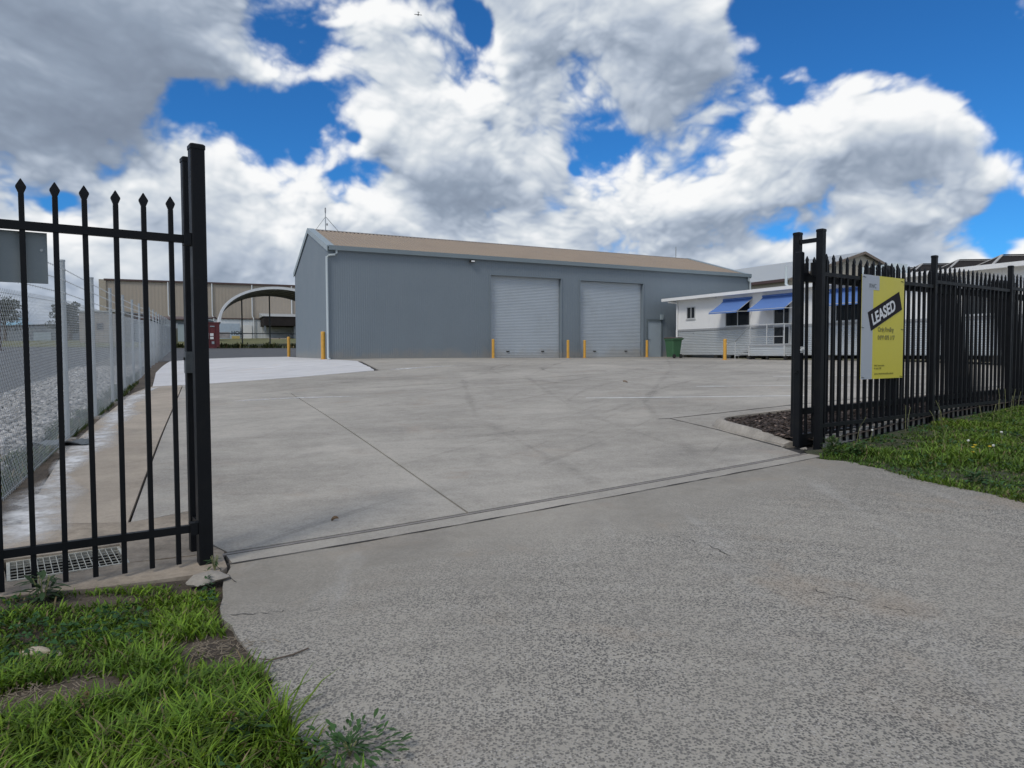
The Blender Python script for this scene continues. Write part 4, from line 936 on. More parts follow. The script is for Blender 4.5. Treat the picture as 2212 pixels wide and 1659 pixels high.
# ------------------------------------------------------------------ white office (local x along the front towards the camera, y into the building)
OO = Vector((8.73, 37.8, 1.1)); OD = Vector((.459, -.888, 0)).normalized(); OROT = math.atan2(OD.y, OD.x)
off = thing('site_office', 'long low white portable office with blue awnings beside the shed', 'office', tuple(OO), OROT)
OL, OW = 18.6, 4.6
MB().box(.02, .05, .25, OL-.02, OW-.05, 3.04).build('core', M_white, off)
n = 15; wpan = OL/n
for i in range(n):
    MB().box(i*wpan+.003, .0, 1.53, (i+1)*wpan-.003, .049, 3.06).build('wall_panel', M_white, off)
for y0, y1 in ((.05, OW-.05),):
    MB().box(-.0, .05, 1.53, .019, OW-.05, 3.06).build('end_panel', M_white, off); MB().box(OL-.019, .05, .25, OL, OW-.05, 3.06).build('end_panel', M_white, off)
MB().box(-.01, -.022, 1.435, OL+.01, -.001, 1.525).build('trim_band', M_trimg, off)
def zcorr(x0, x1, z0, z1, y, pitch=.082, amp=.017):
    m = MB(); vs = []; fs = []; i = 0; z = z0
    while z <= z1:
        d = amp*math.sin(2*math.pi*(z-z0)/pitch); vs += [(x0, y+d, z), (x1, y+d, z)]
        if i: fs.append((2*i-2, 2*i-1, 2*i+1, 2*i))
        i += 1; z += pitch/8
    m.add(vs, fs); return m
DR = (6.60, 7.50)
zcorr(.0, DR[0]-.03, .2, 1.43, .02).build('corrugated_skirt', M_zinc, off, 60); zcorr(DR[1]+.03, OL, .2, 1.43, .02).build('corrugated_skirt', M_zinc, off, 60)
for x in (-.005, OL-.035): MB().box(x, -.02, .18, x+.05, .045, 1.434).build('corner_trim', M_frame, off)
m = MB(); m.loft([[(x, -.40, 3.05), (x, -.38, 3.05), (x, OW+.4, 3.05), (x, OW+.4, 3.16), (x, -.40, 3.165)] for x in (-.62, OL+.3)]); m.build('roof', M_white, off)
MB().box(-.66, -.47, 3.035, OL+.34, -.401, 3.185).build('fascia_gutter', M_white, off)
MB().tube([(-.18, -.42, 3.04), (-.18, -.40, 2.98), (.0, -.12, 2.95), (.14, -.06, 2.9), (.14, -.06, 2.7), (.14, -.06, .25)], .045, 10).build('downpipe', M_white, off, 50)
for i in range(9): MB().box(.3+i*2.2, .3, -.08, .55+i*2.2, .6, .25).build('stump', M_kerb, off)
for i in range(9): MB().box(.3+i*2.2, 3.6, -.08, .55+i*2.2, 3.9, .25).build('stump', M_kerb, off)
MB().box(0, .12, .19, OL, .22, .26).build('bearer', M_rubber, off)
MB().box(0, OW-.08, .0, OL, OW-.05, .26).build('bearer', M_rubber, off)
def window(x0, x1, z0, z1, mull, name='window', y=-.03):
    fr = MB(); t = .045
    for q in ((x0, z0, x1, z0+t), (x0, z1-t, x1, z1), (x0, z0+t, x0+t, z1-t), (x1-t, z0+t, x1, z1-t)): fr.box(q[0], y, q[1], q[2], -.0005, q[3])
    for xm in mull: fr.box(xm-.025, y+.002, z0+t, xm+.025, -.001, z1-t)
    o = fr.build(name, M_frame, off)
    xs = [x0+t]+list(mull)+[x1-t]
    for a, b in zip(xs[:-1], xs[1:]): MB().box(a+.002, -.012, z0+t, b-.002, -.006, z1-t).build('pane', M_glass, o)
    MB().box(x0-.03, y-.03, z0-.035, x1+.03, -.0004, z0-.001).build('sill', M_frame, o); return o
window(.84, 1.48, 2.05, 2.68, [1.17]); window(3.62, 5.20, 1.56, 2.72, [4.42]); window(9.8, 11.45, 1.56, 2.72, [10.6]); window(14.9, 16.6, 1.56, 2.6, [15.7])
dd = window(DR[0], DR[1], .66, 2.75, [7.17], 'glass_door'); MB().box(DR[0]+.05, -.025, 1.50, DR[1]-.05, -.002, 1.56).build('mid_rail', M_frame, dd)
MB().box(DR[0]+.58, -.05, 1.3, DR[0]+.62, -.026, 1.42).build('handle', M_rubber, dd)
MB().box(2.0, -.35, 2.99, 3.2, -.2, 3.048).build('soffit_light', M_frame, off)
def awning(x0, x1, label):
    a = thing('awning', label, 'awning', tuple(OO+OD*x0), OROT, 'blue window awnings on the office'); w = x1-x0
    m = MB(); N = 10; y1, zt, zb = -.98, 2.83, 2.235
    up = []; lo = []
    for j in range(N+1):
        for i in range(7):
            u = i/6; v = j/N; sag = -.025*math.sin(math.pi*v)*(1+.3*math.cos(u*12)); up.append((w*u, -.03+(y1+.03)*v, zt+(zb-zt)*v+sag))
    fs = [(j*7+i, j*7+i+1, (j+1)*7+i+1, (j+1)*7+i) for j in range(N) for i in range(6)]
    m.add(up, fs); m.add([(p[0], p[1], p[2]-.012) for p in up], [q[::-1] for q in fs])
    m.add([(0, y1, zb), (w, y1, zb), (w, y1-.005, zb-.085), (0, y1-.005, zb-.085)], [(0, 1, 2, 3)])
    m.build('canopy', M_blue, a, 60)
    MB().tube([(0, y1+.01, zb-.02), (w, y1+.01, zb-.02)], .018, 6).build('front_bar', M_frame, a)
    MB().tube([(0, -.05, zt+.03), (w, -.05, zt+.03)], .05, 8).build('head_roll', M_blue, a)
    for x in (.01, w-.01): MB().bar((x, -.03, 2.24), (x, y1+.02, zb-.03), .03, .03).build('arm', M_frame, a); MB().bar((x, -.03, zt-.02), (x, y1+.02, zb-.025), .025, .02).build('side_bar', M_frame, a)
awning(3.5, 5.32, 'blue awning over the wide office window left of the glass door'); awning(5.98, 8.05, 'blue awning over the glass door of the office'); awning(9.55, 11.75, 'blue awning seen between the black pickets behind the right gate posts')
# deck with rail and steps
dk = thing('entry_deck', 'small zinc clad entry deck with steel handrail in front of the office door', 'deck', tuple(OO+OD*6.15), OROT)
MB().box(-.02, -1.05, .59, 2.0, -.03, .66).build('floor', M_trimg, dk)
def zc(x0, x1, y): return zcorr(x0, x1, .17, .585, y)
zc(.0, 1.98, -1.02).build('skirt', M_zinc, dk, 60)
m = MB(); vs = []; fs = []; i = 0; z = .17
while z < .585:
    d = .011*math.sin(2*math.pi*z/.076); vs += [(1.985+d, -1.02, z), (1.985+d, -.03, z)]
    if i: fs.append((2*i-2, 2*i-1, 2*i+1, 2*i))
    i += 1; z += .0095
m.add(vs, fs); m.build('skirt', M_zinc, dk, 60)
for x, y in ((0, -1.035), (1.98, -1.035), (1.98, -.05)): MB().cbox(x, y, .035, .02, .16, .6, .004).build('corner_post', M_frame, dk)
for x, y in ((.0, -1.0), (1.0, -1.0), (1.95, -1.0)): MB().box(x-.04, y, -.08, x+.04, y+.08, .2).build('leg', M_rubber, dk)
m = MB()
for x in (0.02, .98, 1.93): MB().tube([(x, -1.0, .62), (x, -1.0, 1.53)], .021, 8).build('baluster', M_frame, dk, 40)
MB().tube([(.02, -1.0, 1.53), (1.93, -1.0, 1.53), (1.93, -.1, 1.53)], .023, 8).build('handrail', M_frame, dk, 40)
MB().tube([(.02, -1.0, 1.0), (1.93, -1.0, 1.0)], .014, 6).build('mid_rail', M_frame, dk)
MB().tube([(.02, -1.0, 1.53), (-.88, -1.0, .82), (-1.3, -1.0, .81), (-1.3, -1.0, .70)], .022, 8).build('stair_rail', M_galv, dk, 40)
MB().tube([(-.88, -1.0, -.06), (-.88, -1.0, .82)], .02, 8).build('stair_post', M_frame, dk, 40)
for i in range(3): MB().box(-.25-.27*i-.13, -1.0, .46-.15*i, -.25-.27*i+.13, -.1, .50-.15*i).build('step', M_trimg, dk)
for i, (x, hh, kx) in enumerate(((6.9, .62, .09), (8.45, .36, 0))):
    MB().tube([(x, .5, 3.12), (x, .5, 3.2), (x, .5, 3.28), (x-kx, .5, 3.36), (x-kx, .5, 3.5), (x-kx, .5, 3.55+hh)], .06, 10).build('vent_pipe', M_dwn, off, 50)
ac = thing('air_conditioner', 'pale air conditioning unit standing on the office roof behind the pickets', 'air conditioner', tuple(OO+OD*10.9+Vector((0, 0, 3.165))), OROT)
MB().cbox(0, 1.4, .8, .35, .08, .62, .03).build('cabinet', M_dwn, ac)
for x in (-.4, .4): MB().tube([(x, 1.05, .36), (x, 1.035, .36)], .22, 18).build('fan_grille', M_rubber, ac)
for x in (-.6, .6): MB().box(x-.06, 1.1, 0, x+.06, 1.7, .08).build('foot', M_rubber, ac)

# ------------------------------------------------------------------ wheelie bin
bn = thing('wheelie_bin', 'green wheelie bin with a brown lid at the corner of the office', 'bin', (8.02, 35.3, h(8.02, 35.3)), R(205))
def rr(hx, hy, z, cx=0, c=.05): return [(cx-hx+c, -hy, z), (cx+hx-c, -hy, z), (cx+hx, -hy+c, z), (cx+hx, hy-c, z), (cx+hx-c, hy, z), (cx-hx+c, hy, z), (cx-hx, hy-c, z), (cx-hx, -hy+c, z)]
MB().loft([rr(.24, .26, .06), rr(.25, .28, .3), rr(.30, .34, .90), rr(.335, .375, .905), rr(.335, .375, .97)]).build('body', M_green, bn, 30)
lid = MB().loft([rr(.345, .385, .972), rr(.35, .39, .99), rr(.30, .33, 1.03)]).build('lid', M_lid, bn, 30)
for x in (-.2, .2): MB().tube([(x-.03, .33, .10), (x+.03, .33, .10)], .10, 14).build('wheel', M_rubber, bn, 40)
MB().tube([(-.28, .36, .93), (-.28, .46, .96), (.28, .46, .96), (.28, .36, .93)], .018, 8).build('handle', M_green, bn, 40)
MB().box(-.02, -.318, .62, .10, -.312, .74).build('sticker', M_label, bn)

# ------------------------------------------------------------------ shelter on containers and the far side
PO = Vector((-29.3, 71.3, 0)); PD = Vector((.917, .40, 0)).normalized(); PROT = math.atan2(PD.y, PD.x); zP = 1.98
def container(loc, label):
    c = thing('shipping_container', label, 'container', loc, PROT, 'containers carrying the arched shelter')
    for nm, y in (('end_frame', 0.0), ('end_frame', 12.0)):
        m = MB(); 
        for q in ((-2.44, 0, -2.34, 2.6), (-.10, 0, 0, 2.6), (-2.34, 2.48, -.10, 2.6), (-2.34, 0, -.10, .14)): m.box(q[0], y, q[1], q[2], y+.12, q[3])
        m.build(nm, M_red, c)
    for x in (-2.335, -1.215): 
        d = MB().box(x, .03, .145, x+1.11, .07, 2.475).build('door_leaf', M_red, c)
        for k in (.3, .8): MB().tube([(x+k, .01, .16), (x+k, .01, 2.46)], .022, 6).build('lock_rod', M_red, d)
    m = MB(); P = []
    for i in range(43):
        y = .12+i*.28; P += [(y, 0), (y+.07, .035), (y+.14, .035), (y+.21, 0)]
    for x, s in ((-.005, -1), (-2.435, 1)):
        vs = [(x+s*d, y, z) for y, d in P for z in (.1, 2.55)]; m.add(vs, [(2*i, 2*i+2, 2*i+3, 2*i+1) for i in range(len(P)-1)])
    m.build('side_wall', M_red, c); MB().box(-2.43, .12, 2.52, -.01, 12, 2.58).build('roof', M_red, c); MB().box(-2.43, .12, .02, -.01, 12, .12).build('floor', M_red, c)
    for x, z, w, hh in ((-.72, 1.35, .32, .26), (-1.16, 1.37, .32, .28), (-.72, 1.02, .32, .24), (-1.16, 1.03, .32, .26), (-.66, 2.18, .42, .10), (-.62, .55, .24, .26)):
        MB().box(x-w/2, -.012, z-hh/2, x+w/2, .009 if abs(x+.6) < 3 else 0, z+hh/2).build('placard', M_label if z > .7 and z < 2 else M_capl, c)
    return c
container((PO.x, PO.y, zP), 'dark red shipping container with four white placards carrying the arched shelter')
cc = PO+PD*(11.2+2.44); container((cc.x, cc.y, zP), 'dark red shipping container at the far side of the arched shelter behind the shed')
sh = thing('arched_shelter', 'white arched canopy roof spanning between shipping containers', 'shelter', (PO.x, PO.y, zP+2.6), PROT); sh.scale = (1, .8, 1)
def arch(u, k=0): 
    a = math.pi*(1-u); return (5.6+(5.6+k)*math.cos(a), (3.62+k)*math.sin(a)**.92 if math.sin(a) > 0 else 0)
N = 32
m = MB(); mi = MB()
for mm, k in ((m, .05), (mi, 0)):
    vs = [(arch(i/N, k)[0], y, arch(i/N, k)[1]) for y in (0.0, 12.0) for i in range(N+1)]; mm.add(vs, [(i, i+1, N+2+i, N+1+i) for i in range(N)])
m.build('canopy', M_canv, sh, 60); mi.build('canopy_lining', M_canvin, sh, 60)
for y in (-.06, 12.06):
    MB().loft([[(arch(i/N, .07)[0], y-.14, arch(i/N, .10)[1]), (arch(i/N, .10)[0], y+.14, arch(i/N, .10)[1]), (arch(i/N, -.16)[0], y+.14, arch(i/N, -.16)[1]), (arch(i/N, -.16)[0], y-.14, arch(i/N, -.16)[1])] for i in range(N+1)]).build('rim', M_canv if y < 0 else M_trimg, sh, 60)
for y in (2.4, 4.8, 7.2, 9.6): MB().tube([(arch(i/N, -.12)[0], y, arch(i/N, -.12)[1]) for i in range(N+1)], .06, 6).build('arch_rib', M_trimg, sh)
for i in (5, 10, 16, 22, 27): MB().tube([(arch(i/N, -.08)[0], .1, arch(i/N, -.08)[1]), (arch(i/N, -.08)[0], 11.9, arch(i/N, -.08)[1])], .04, 5).build('purlin', M_trimg, sh)
for x in (2.6, 5.6, 8.6):
    zt = arch(1-math.acos((x-5.6)/5.6)/math.pi)[1]; MB().box(x-.07, 11.9, -2.6, x+.07, 12.04, zt-.02).build('end_post', M_greyshed, sh)
MB().box(0, 11.93, -.9, 11.2, 12.01, -.80).build('end_rail', M_greyshed, sh)

# beige warehouse
WO = Vector((-60.3, 106, 3.3)); WD = Vector((24.6, 11, 0)).normalized(); WROT = math.atan2(WD.y, WD.x); WL = 62
wh = thing('warehouse', 'long beige warehouse with pale lower walls far behind the arched shelter', 'warehouse', tuple(WO), WROT)
m = MB(); corr(m, 0, WL, 3.72, 9.1, .5, .012); m.build('upper_wall', M_beige, wh)
m = MB(); corr(m, .0, WL, -1, 3.62, .5, .012, .05); m.build('lower_wall', M_far_white, wh)
MB().box(-.05, -.12, 3.60, WL, .0, 3.76).build('mid_gutter', M_maroon, wh); MB().box(-.25, -.25, 9.06, WL, .1, 9.32).build('roof_gutter', M_maroon, wh)
MB().box(.0, .1, -1, WL, 32, 9.1).build('body', M_beige, wh)
m = MB(); m.loft([[(x, -.1, 9.2), (x, 16, 10.6), (x, 32.1, 9.2), (x, 16, 10.4)] for x in (-.2, WL)]); m.build('roof', M_farroof, wh)
MB().box(-.9, -.2, 3.8, .0, .3, 9.2).build('corner_fin', paint('fin_beige', (.42, .37, .29), .6), wh)
for x in (8.3, 14.5, 20.4, 26.5, 33, 40): MB().tube([(x, -.2, 9.1), (x, -.2, 4.1), (x+.2, -.25, 3.7), (x+.2, -.2, 3.3), (x+.2, -.2, 0)], .10, 6).build('downpipe', M_far_white, wh)
MB().box(18.9, -.14, .1, 20.3, -.01, 2.7).build('side_door', M_label, wh)
bb = thing('billboard', 'pale blue advertising board with yellow strip on the warehouse wall', 'sign', tuple(WO+WD*13.0+Vector((WD.y, -WD.x, 0))*.25), WROT)
MB().box(0, -.05, .25, 5.5, .04, 2.9).build('board', paint('board_sky', (.42, .50, .58), .5, var=.1), bb)
MB().box(2.3, -.062, .6, 4.0, -.051, 1.5).build('picture_band', paint('board_road', (.34, .32, .32), .5, var=.3, scale=1), bb)
MB().box(4.25, -.062, .45, 5.45, -.051, .95).build('yellow_band', paint('board_yellow', (.55, .42, .15), .5), bb)
text_mesh('lettering', 'HOE', .78, (4.2, -.064, 1.15), bb, paint('board_ink', (.10, .12, .14), .6), bold=.03)
# dark canopy by the warehouse
kp = WO+WD*21.6+Vector((WD.y, -WD.x, 0))*7
kn = thing('loading_canopy', 'dark fascia loading canopy on posts against the far warehouse', 'canopy', (kp.x, kp.y, 3.2), WROT)
MB().box(0, 0, 2.5, 16, 6.8, 3.9).build('fascia', M_tile, kn); m = MB(); m.loft([[(x, -.1, 3.91), (x, 6.9, 4.7), (x, 6.9, 3.92)] for x in (-.2, 16)]); m.build('roof', M_farroof, kn)
for x in (4.4, 6.6, 8.0): MB().box(x, .3, -1, x+.45, .75, 2.5).build('column', M_greyshed, kn)
MB().box(.0, .2, 1.6, .3, .5, 2.5).build('hanging_rail', M_greyshed, kn)
for q in ((1.2, .7), (2.6, .55)): MB().cbox(q[0], -2, q[1], .4, -.5, .55, .05).build('pallet_stack', M_beige, kn)

# block building, its grey lean-to and the far grey shed
def place_at(x, y): return (x, y, h(x, y))
bk = thing('block_building', 'low sandstone block building in front of the beige warehouse', 'building', (-53.5, 88, 2.9), R(8))
MB().box(0, 0, -1, 4.9, 9, 3.75).build('wall', M_block, bk); MB().box(-.15, -.15, 3.755, 5.05, 9.15, 3.9).build('roof', M_farroof, bk)
wd = MB().box(2.0, -.05, 1.5, 2.8, .02, 2.4).build('window', M_maroon, bk); MB().box(2.1, -.07, 1.6, 2.7, -.055, 2.3).build('pane', M_glass, wd)
MB().box(4.72, -.12, 0, 4.84, -.01, 3.7).build('downpipe', M_far_white, bk)
ln = thing('lean_to_shed', 'dark grey lean to shed with two pale roller doors beside the block building', 'shed', (-50.0, 92, 3.0), R(10))
MB().box(0, 0, -1, 9.5, 6, 3.0).build('wall', M_greyshed, ln); m = MB(); m.loft([[(x, -.5, 3.0), (x, 6.2, 3.6), (x, 6.2, 3.45), (x, -.5, 2.85)] for x in (-.2, 9.8)]); m.build('roof', M_maroon, ln)
for x in (1.2, 4.8): MB().box(x, -.06, 0, x+2.4, -.01, 2.3).build('roller_door', M_capl, ln)
fs_ = thing('far_shed', 'wide low grey shed with a shallow gable far beyond the asphalt', 'shed', (-108, 148, 3.6), R(6))
m = MB(); m.loft([[(x, y, z) for x, z in ((-6, -1.5), (15, -1.5), (15, 3.2), (12.3, 3.9), (-6, 3.4))] for y in (0, 25)]); m.build('wall', M_greyshed, fs_)
m = MB(); m.loft([[(x, y, z) for x, z in ((-6.3, 3.42), (12.3, 3.95), (15.3, 3.2), (15.3, 3.35), (12.3, 4.15), (-6.3, 3.6))] for y in (-.3, 25.3)]); m.build('roof', M_tile, fs_)
MB().box(8, -.1, -1, 11.5, -.01, 2.4).build('roller_door', M_capl, fs_)
up = thing('light_pole', 'thin dark pole beyond the wire fence at the far left', 'pole', (-43.2, 60, h(-43.2, 60)), 0)
MB().tube([(0, 0, -.5), (0, 0, 6.4)], .11, 8, .09).build('shaft', M_maroon, up, 40); MB().cbox(0, 0, .2, .2, -.3, .06).build('base_plate', M_maroon, up); MB().bar((0, 0, 6.35), (0, -.9, 6.5), .1, .06).build('arm', M_maroon, up)
def tree(x, y, hgt, rad, label, seed, tone):
    r2 = np.random.default_rng(seed); t = thing('gum_tree', label, 'tree', (x, y, h(x, y)-.2), 0, 'trees beyond the asphalt')
    m = MB(); m.tube([(0, 0, 0), (.1, 0, hgt*.25), (-.05, .1, hgt*.5), (.1, .1, hgt*.75)], .28, 8, .10)
    for k in range(7):
        a = k*2.4; z = hgt*(.28+.07*k); m.tube([(0, 0, z), (math.cos(a)*rad*.45, math.sin(a)*rad*.45, z+hgt*.14), (math.cos(a)*rad*.8, math.sin(a)*rad*.8, z+hgt*.2)], .09, 5, .03)
    m.build('trunk', M_bark, t, 60)
    cl = [(r2.normal(0, .5, 2)*rad*.75, hgt*r2.uniform(.35, .95)) for _ in range(26)]; V = []; C = []
    for (c2, cz) in cl:
        nn = 150; rr_ = rad*r2.uniform(.22, .42); q = r2.normal(0, 1, (nn, 3)); q /= np.linalg.norm(q, axis=1)[:, None]; q *= (rr_*r2.uniform(.4, 1, nn)**.5)[:, None]; q[:, 2] *= .75
        q += np.array([c2[0], c2[1], cz]); a = r2.normal(0, 1, (nn, 3)); a /= np.linalg.norm(a, axis=1)[:, None]; b = np.cross(a, r2.normal(0, 1, (nn, 3))); b /= np.linalg.norm(b, axis=1)[:, None]
        s = r2.uniform(.09, .2, nn)[:, None]; V.append(np.stack([q-a*s, q+b*s*.6, q+a*s, q-b*s*.6], 1)); kk = r2.uniform(.65, 1.3)*r2.uniform(.7, 1.2, (nn, 1)); C.append(np.repeat((np.array(tone)[None]*kk)[:, None], 4, 1))
    V = np.concatenate(V).reshape(-1, 3); C = np.concatenate(C).reshape(-1, 3)
    o = np_obj('crown', V, np.arange(len(V)).reshape(-1, 4), C, M_leaf, None, None, t)
    if 'kind' in o: del o['kind']
tree(-77, 108, 6.6, 3.9, 'dark rounded tree at the left edge beyond the asphalt', 1, (.045, .058, .028))
tree(-66.0, 106, 6.0, 2.4, 'sparse grey green tree left of the block building', 2, (.075, .085, .055)); tree(-69.5, 112, 5.0, 1.9, 'small tree behind the sparse tree left of the block building', 3, (.065, .075, .05))
tree(-58.6, 99, 4.2, 1.3, 'slim dark tree against the end of the block building', 4, (.05, .06, .035))

# large shed and dark roofed houses behind the office
BO = Vector((28.45, 58, 2.0)); b1 = Vector((.881, .473, 0)); b2 = Vector((-.459, .888, 0))
bs_ = thing('gable_shed', 'large shed with tan gable and pale grey roof behind the office', 'shed', (BO.x, BO.y, 2.0), math.atan2(b1.y, b1.x))
hw = 8.56; ez, az = 4.89, 7.37
m = MB(); m.loft([[(-hw, y, -1), (hw, y, -1), (hw, y, ez), (0, y, az), (-hw, y, ez)] for y in (0, 30)]); m.build('wall', M_farwall, bs_)
for s in (-1, 1):
    m = MB(); m.loft([[(s*(hw+.25), y, ez-.06), (0, y, az+.03), (0, y, az+.16), (s*(hw+.25), y, ez+.08)] for y in (-.25, 30.2)]); m.build('roof', M_farroof, bs_)
    MB().box(s*(hw+.26), -.2, ez-.16, s*(hw+.45), 30.2, ez+.06).build('gutter', M_maroon, bs_)
    MB().bar((s*(hw+.2), -.28, ez-.06), (0, -.28, az+.06), .05, .20).build('barge_board', paint('barge_brown', (.24, .19, .15), .6), bs_)
MB().box(-1.8, -.06, -1, 1.8, -.01, 2.8).build('roller_door', M_capl, bs_)
labs = ['dark hip roofed house nearest the right edge behind the office', 'dark hip roofed house second from the right edge behind the office', 'dark hip roofed house half hidden by the second fence post', 'dark hip roofed house farthest left of the row behind the office']
for i, (x, y, zr) in enumerate(((30.9, 45, 7.45), (32.55, 52, 8.05), (34.5, 60, 8.75), (36.6, 68.3, 9.4))):
    hz = 1.9; ho = thing('house', labs[i], 'house', (x, y, 2.0+.25*i), R(-4), 'dark roofed houses behind the office')
    zr -= 2.0+.25*i; ov = 4.2; L = 13
    e = zr-2.4; pts = [(-ov, -ov, e), (L, -ov, e), (L, ov, e), (-ov, ov, e), (0, 0, zr), (L-ov, 0, zr)]
    m = MB(); m.add(pts, [(0, 1, 5, 4), (1, 2, 5), (2, 3, 4, 5), (3, 0, 4), (3, 2, 1, 0)]); rf_ = m.build('roof', M_tile, ho)
    for a, b in ((0, 4), (3, 4), (1, 5), (2, 5), (4, 5)):
        p, q = Vector(pts[a])+Vector((0, 0, .05)), Vector(pts[b])+Vector((0, 0, .05)); MB().bar(p, q, .15, .06).build('ridge_cap', M_ridge if (a, b) != (4, 5) else M_tile, rf_)
    for t in (.33, .6): MB().bar((4*t*2, -ov*(.9), e+.30), (4*t*2-.6, -ov*.35, e+1.62), .12, .06).build('flashing', M_ridge, rf_)
    MB().box(-ov+.6, -ov+.6, -2, L-.6, ov-.6, e-.02).build('wall', M_farwall, ho)
    wn_ = MB().box(1, -ov+.53, 1.2, 3, -ov+.595, 2.4).build('window', M_frame, ho); MB().box(1.1, -ov+.5, 1.3, 2.9, -ov+.528, 2.3).build('pane', M_glass, wn_)

# ------------------------------------------------------------------ small things
def leaf_mesh(L, Wd, cup=.02):
    m = MB(); n = 7; vs = []
    for i in range(n):
        u = i/(n-1); w = Wd*math.sin(math.pi*min(u*.92+.06, 1))**.8
        for s in (-1, 0, 1): vs.append((L*(u-.5), w*s, cup*(abs(s)+.6*math.sin(u*3)) ))
    m.add(vs, [(3*i+j, 3*i+j+1, 3*i+j+4, 3*i+j+3) for i in range(n-1) for j in range(2)]); return m
for (x, y, z, L, a, lab) in ((-1.14, 2.81, .035, .085, .9, 'curled brown dry leaf standing in the grass near the driveway edge'), (-1.77, 2.90, .05, .10, 2.2, 'dark brown dry leaf in the grass in the middle of the left verge'),
    (-1.66, 3.07, .02, .075, .5, 'pale dry leaf by the dark hole in the left verge'), (-2.33, 2.80, .03, .12, .2, 'orange brown dry leaf at the left edge of the left verge'), (-1.48, 5.88, .004, .06, .1, 'brown dry leaf lying on the yard concrete near the track'), (2.95, 18.5, .01, .14, .4, 'dark leaf lying on the yard toward the roller doors')):
    o = leaf_mesh(L, L*.28).build('dry_leaf', M_leafdry, None, 60); o.location = (x, y, h(x, y)+z); o.rotation_euler = (R(random.uniform(-25, 35)), R(random.uniform(-20, 20)), a)
    sm_ = o.modifiers.new('thickness', 'SOLIDIFY'); sm_.thickness = .0015; tag(o, lab, 'leaf', 'dry leaves on the ground')
def rock(loc, s, mat_, label, name='rock', flat=.6, cat='rock', ang=0):
    bm = bmesh.new(); bmesh.ops.create_icosphere(bm, subdivisions=3, radius=1); r3 = random.Random(int(loc[0]*1000))
    off_ = [Vector((r3.uniform(-1, 1), r3.uniform(-1, 1), r3.uniform(-1, 1))).normalized() for _ in range(12)]
    for v in bm.verts:
        p = v.co.copy(); k = 1
        for o_ in off_:
            d = p.dot(o_)
            if d > .62: k = min(k, .62/d+.04)
        v.co = Vector((p.x*k*s*1.25, p.y*k*s*.85, p.z*k*s*flat))
    me = bpy.data.meshes.new(name); bm.to_mesh(me); bm.free(); o = link(name, me, mat_, None, 25); o.location = (loc[0], loc[1], h(*loc)+s*flat*.45); o.rotation_euler = (0, 0, ang); return tag(o, label, cat)
rock((-2.33, 3.42), .062, M_stone, 'pale sandstone rock lying in the left verge grass'); rock((-2.24, 3.40), .04, M_stone, 'small darker stone beside the pale sandstone rock')
rock((-1.94, 4.47), .12, M_kerb, 'broken chunk of concrete at the foot of the left gate post', 'concrete_chunk', .38, 'rubble', .5)
rock((3.72, 9.0), .05, M_kerb, 'small lump of concrete at the foot of the right gate posts', 'concrete_chunk', .5, 'rubble', .2)
# plastic sheet at a wire fence post
m = MB(); g_ = 9; V = [(-.36+.72*i/g_, -.2+.4*j/5, .03+.03*math.sin(i*1.3+j)+.012*math.cos(j*2.1)) for j in range(6) for i in range(g_+1)]
m.add(V, [(j*(g_+1)+i, j*(g_+1)+i+1, (j+1)*(g_+1)+i+1, (j+1)*(g_+1)+i) for j in range(5) for i in range(g_)])
o = m.build('plastic_sheet', M_ppl, None, 60); o.location = (-5.93, 9.28, h(-5.93, 9.28)); o.rotation_euler = (0, 0, R(20)); sm_ = o.modifiers.new('thickness', 'SOLIDIFY'); sm_.thickness = .004
tag(o, 'crumpled grey plastic sheet on the ground at a wire fence post', 'plastic sheet')
# twig on the driveway
m = MB().tube([(-.14, -.05, .004), (-.05, -.01, .012), (.05, .02, .008), (.13, .06, .012)], .004, 6); m.tube([(-.05, -.01, .012), (-.11, .02, .015)], .003, 5)
o = m.build('twig', M_bark, None); o.location = (-1.13, 3.42, h(-1.13, 3.42)); o.rotation_euler = (0, 0, .4); tag(o, 'short dark twig lying across the driveway edge', 'twig')
# dandelions and weeds
def flower(x, y, hh, kind, label):
    f_ = thing('dandelion', label, 'flower', (x, y, h(x, y)), random.uniform(0, 6), 'dandelions in the right verge'); lx = random.uniform(-.04, .04)
    MB().tube([(0, 0, 0), (lx*.4, 0, hh*.5), (lx, 0, hh)], .003, 5).build('stem', M_stalk, f_)
    if kind == 'y':
        m = MB(); n_ = 14; m.loft([[(lx+.019*k*math.cos(a), .019*k*math.sin(a), hh+z) for a in np.linspace(0, 2*math.pi, n_, endpoint=False)] for k, z in ((.3, -.004), (1.0, .003), (.9, .009), (.35, .011))]); m.build('flower_head', M_flowery, f_)
    else:
        bm = bmesh.new(); bmesh.ops.create_icosphere(bm, subdivisions=2, radius=.015)
        for v in bm.verts: v.co *= random.uniform(.8, 1.15); v.co += Vector((lx, 0, hh+.016))
        me = bpy.data.meshes.new('seed_head'); bm.to_mesh(me); bm.free(); link('seed_head', me, M_seed, f_)
for x, y, hh, k, lab in ((5.56, 8.62, .11, 's', 'white dandelion clock above the group of yellow dandelions'), (5.56, 8.54, .085, 'y', 'topmost yellow dandelion of the little group in the right verge'), (5.51, 8.43, .08, 'y', 'yellow dandelion in the middle of the little group in the right verge'),
    (5.68, 8.40, .085, 'y', 'yellow dandelion at the right of the little group in the right verge'), (5.31, 8.13, .08, 'y', 'lowest yellow dandelion of the little group in the right verge'), (5.52, 8.05, .15, 's', 'leaning white dandelion clock right of the yellow dandelions'),
    (4.72, 9.32, .16, 's', 'white seed head on a tall stalk close to the right fence'), (6.2, 8.95, .14, 's', 'white seed head far right in the right verge')):
    flower(x, y, hh, k, lab)
m = MB()
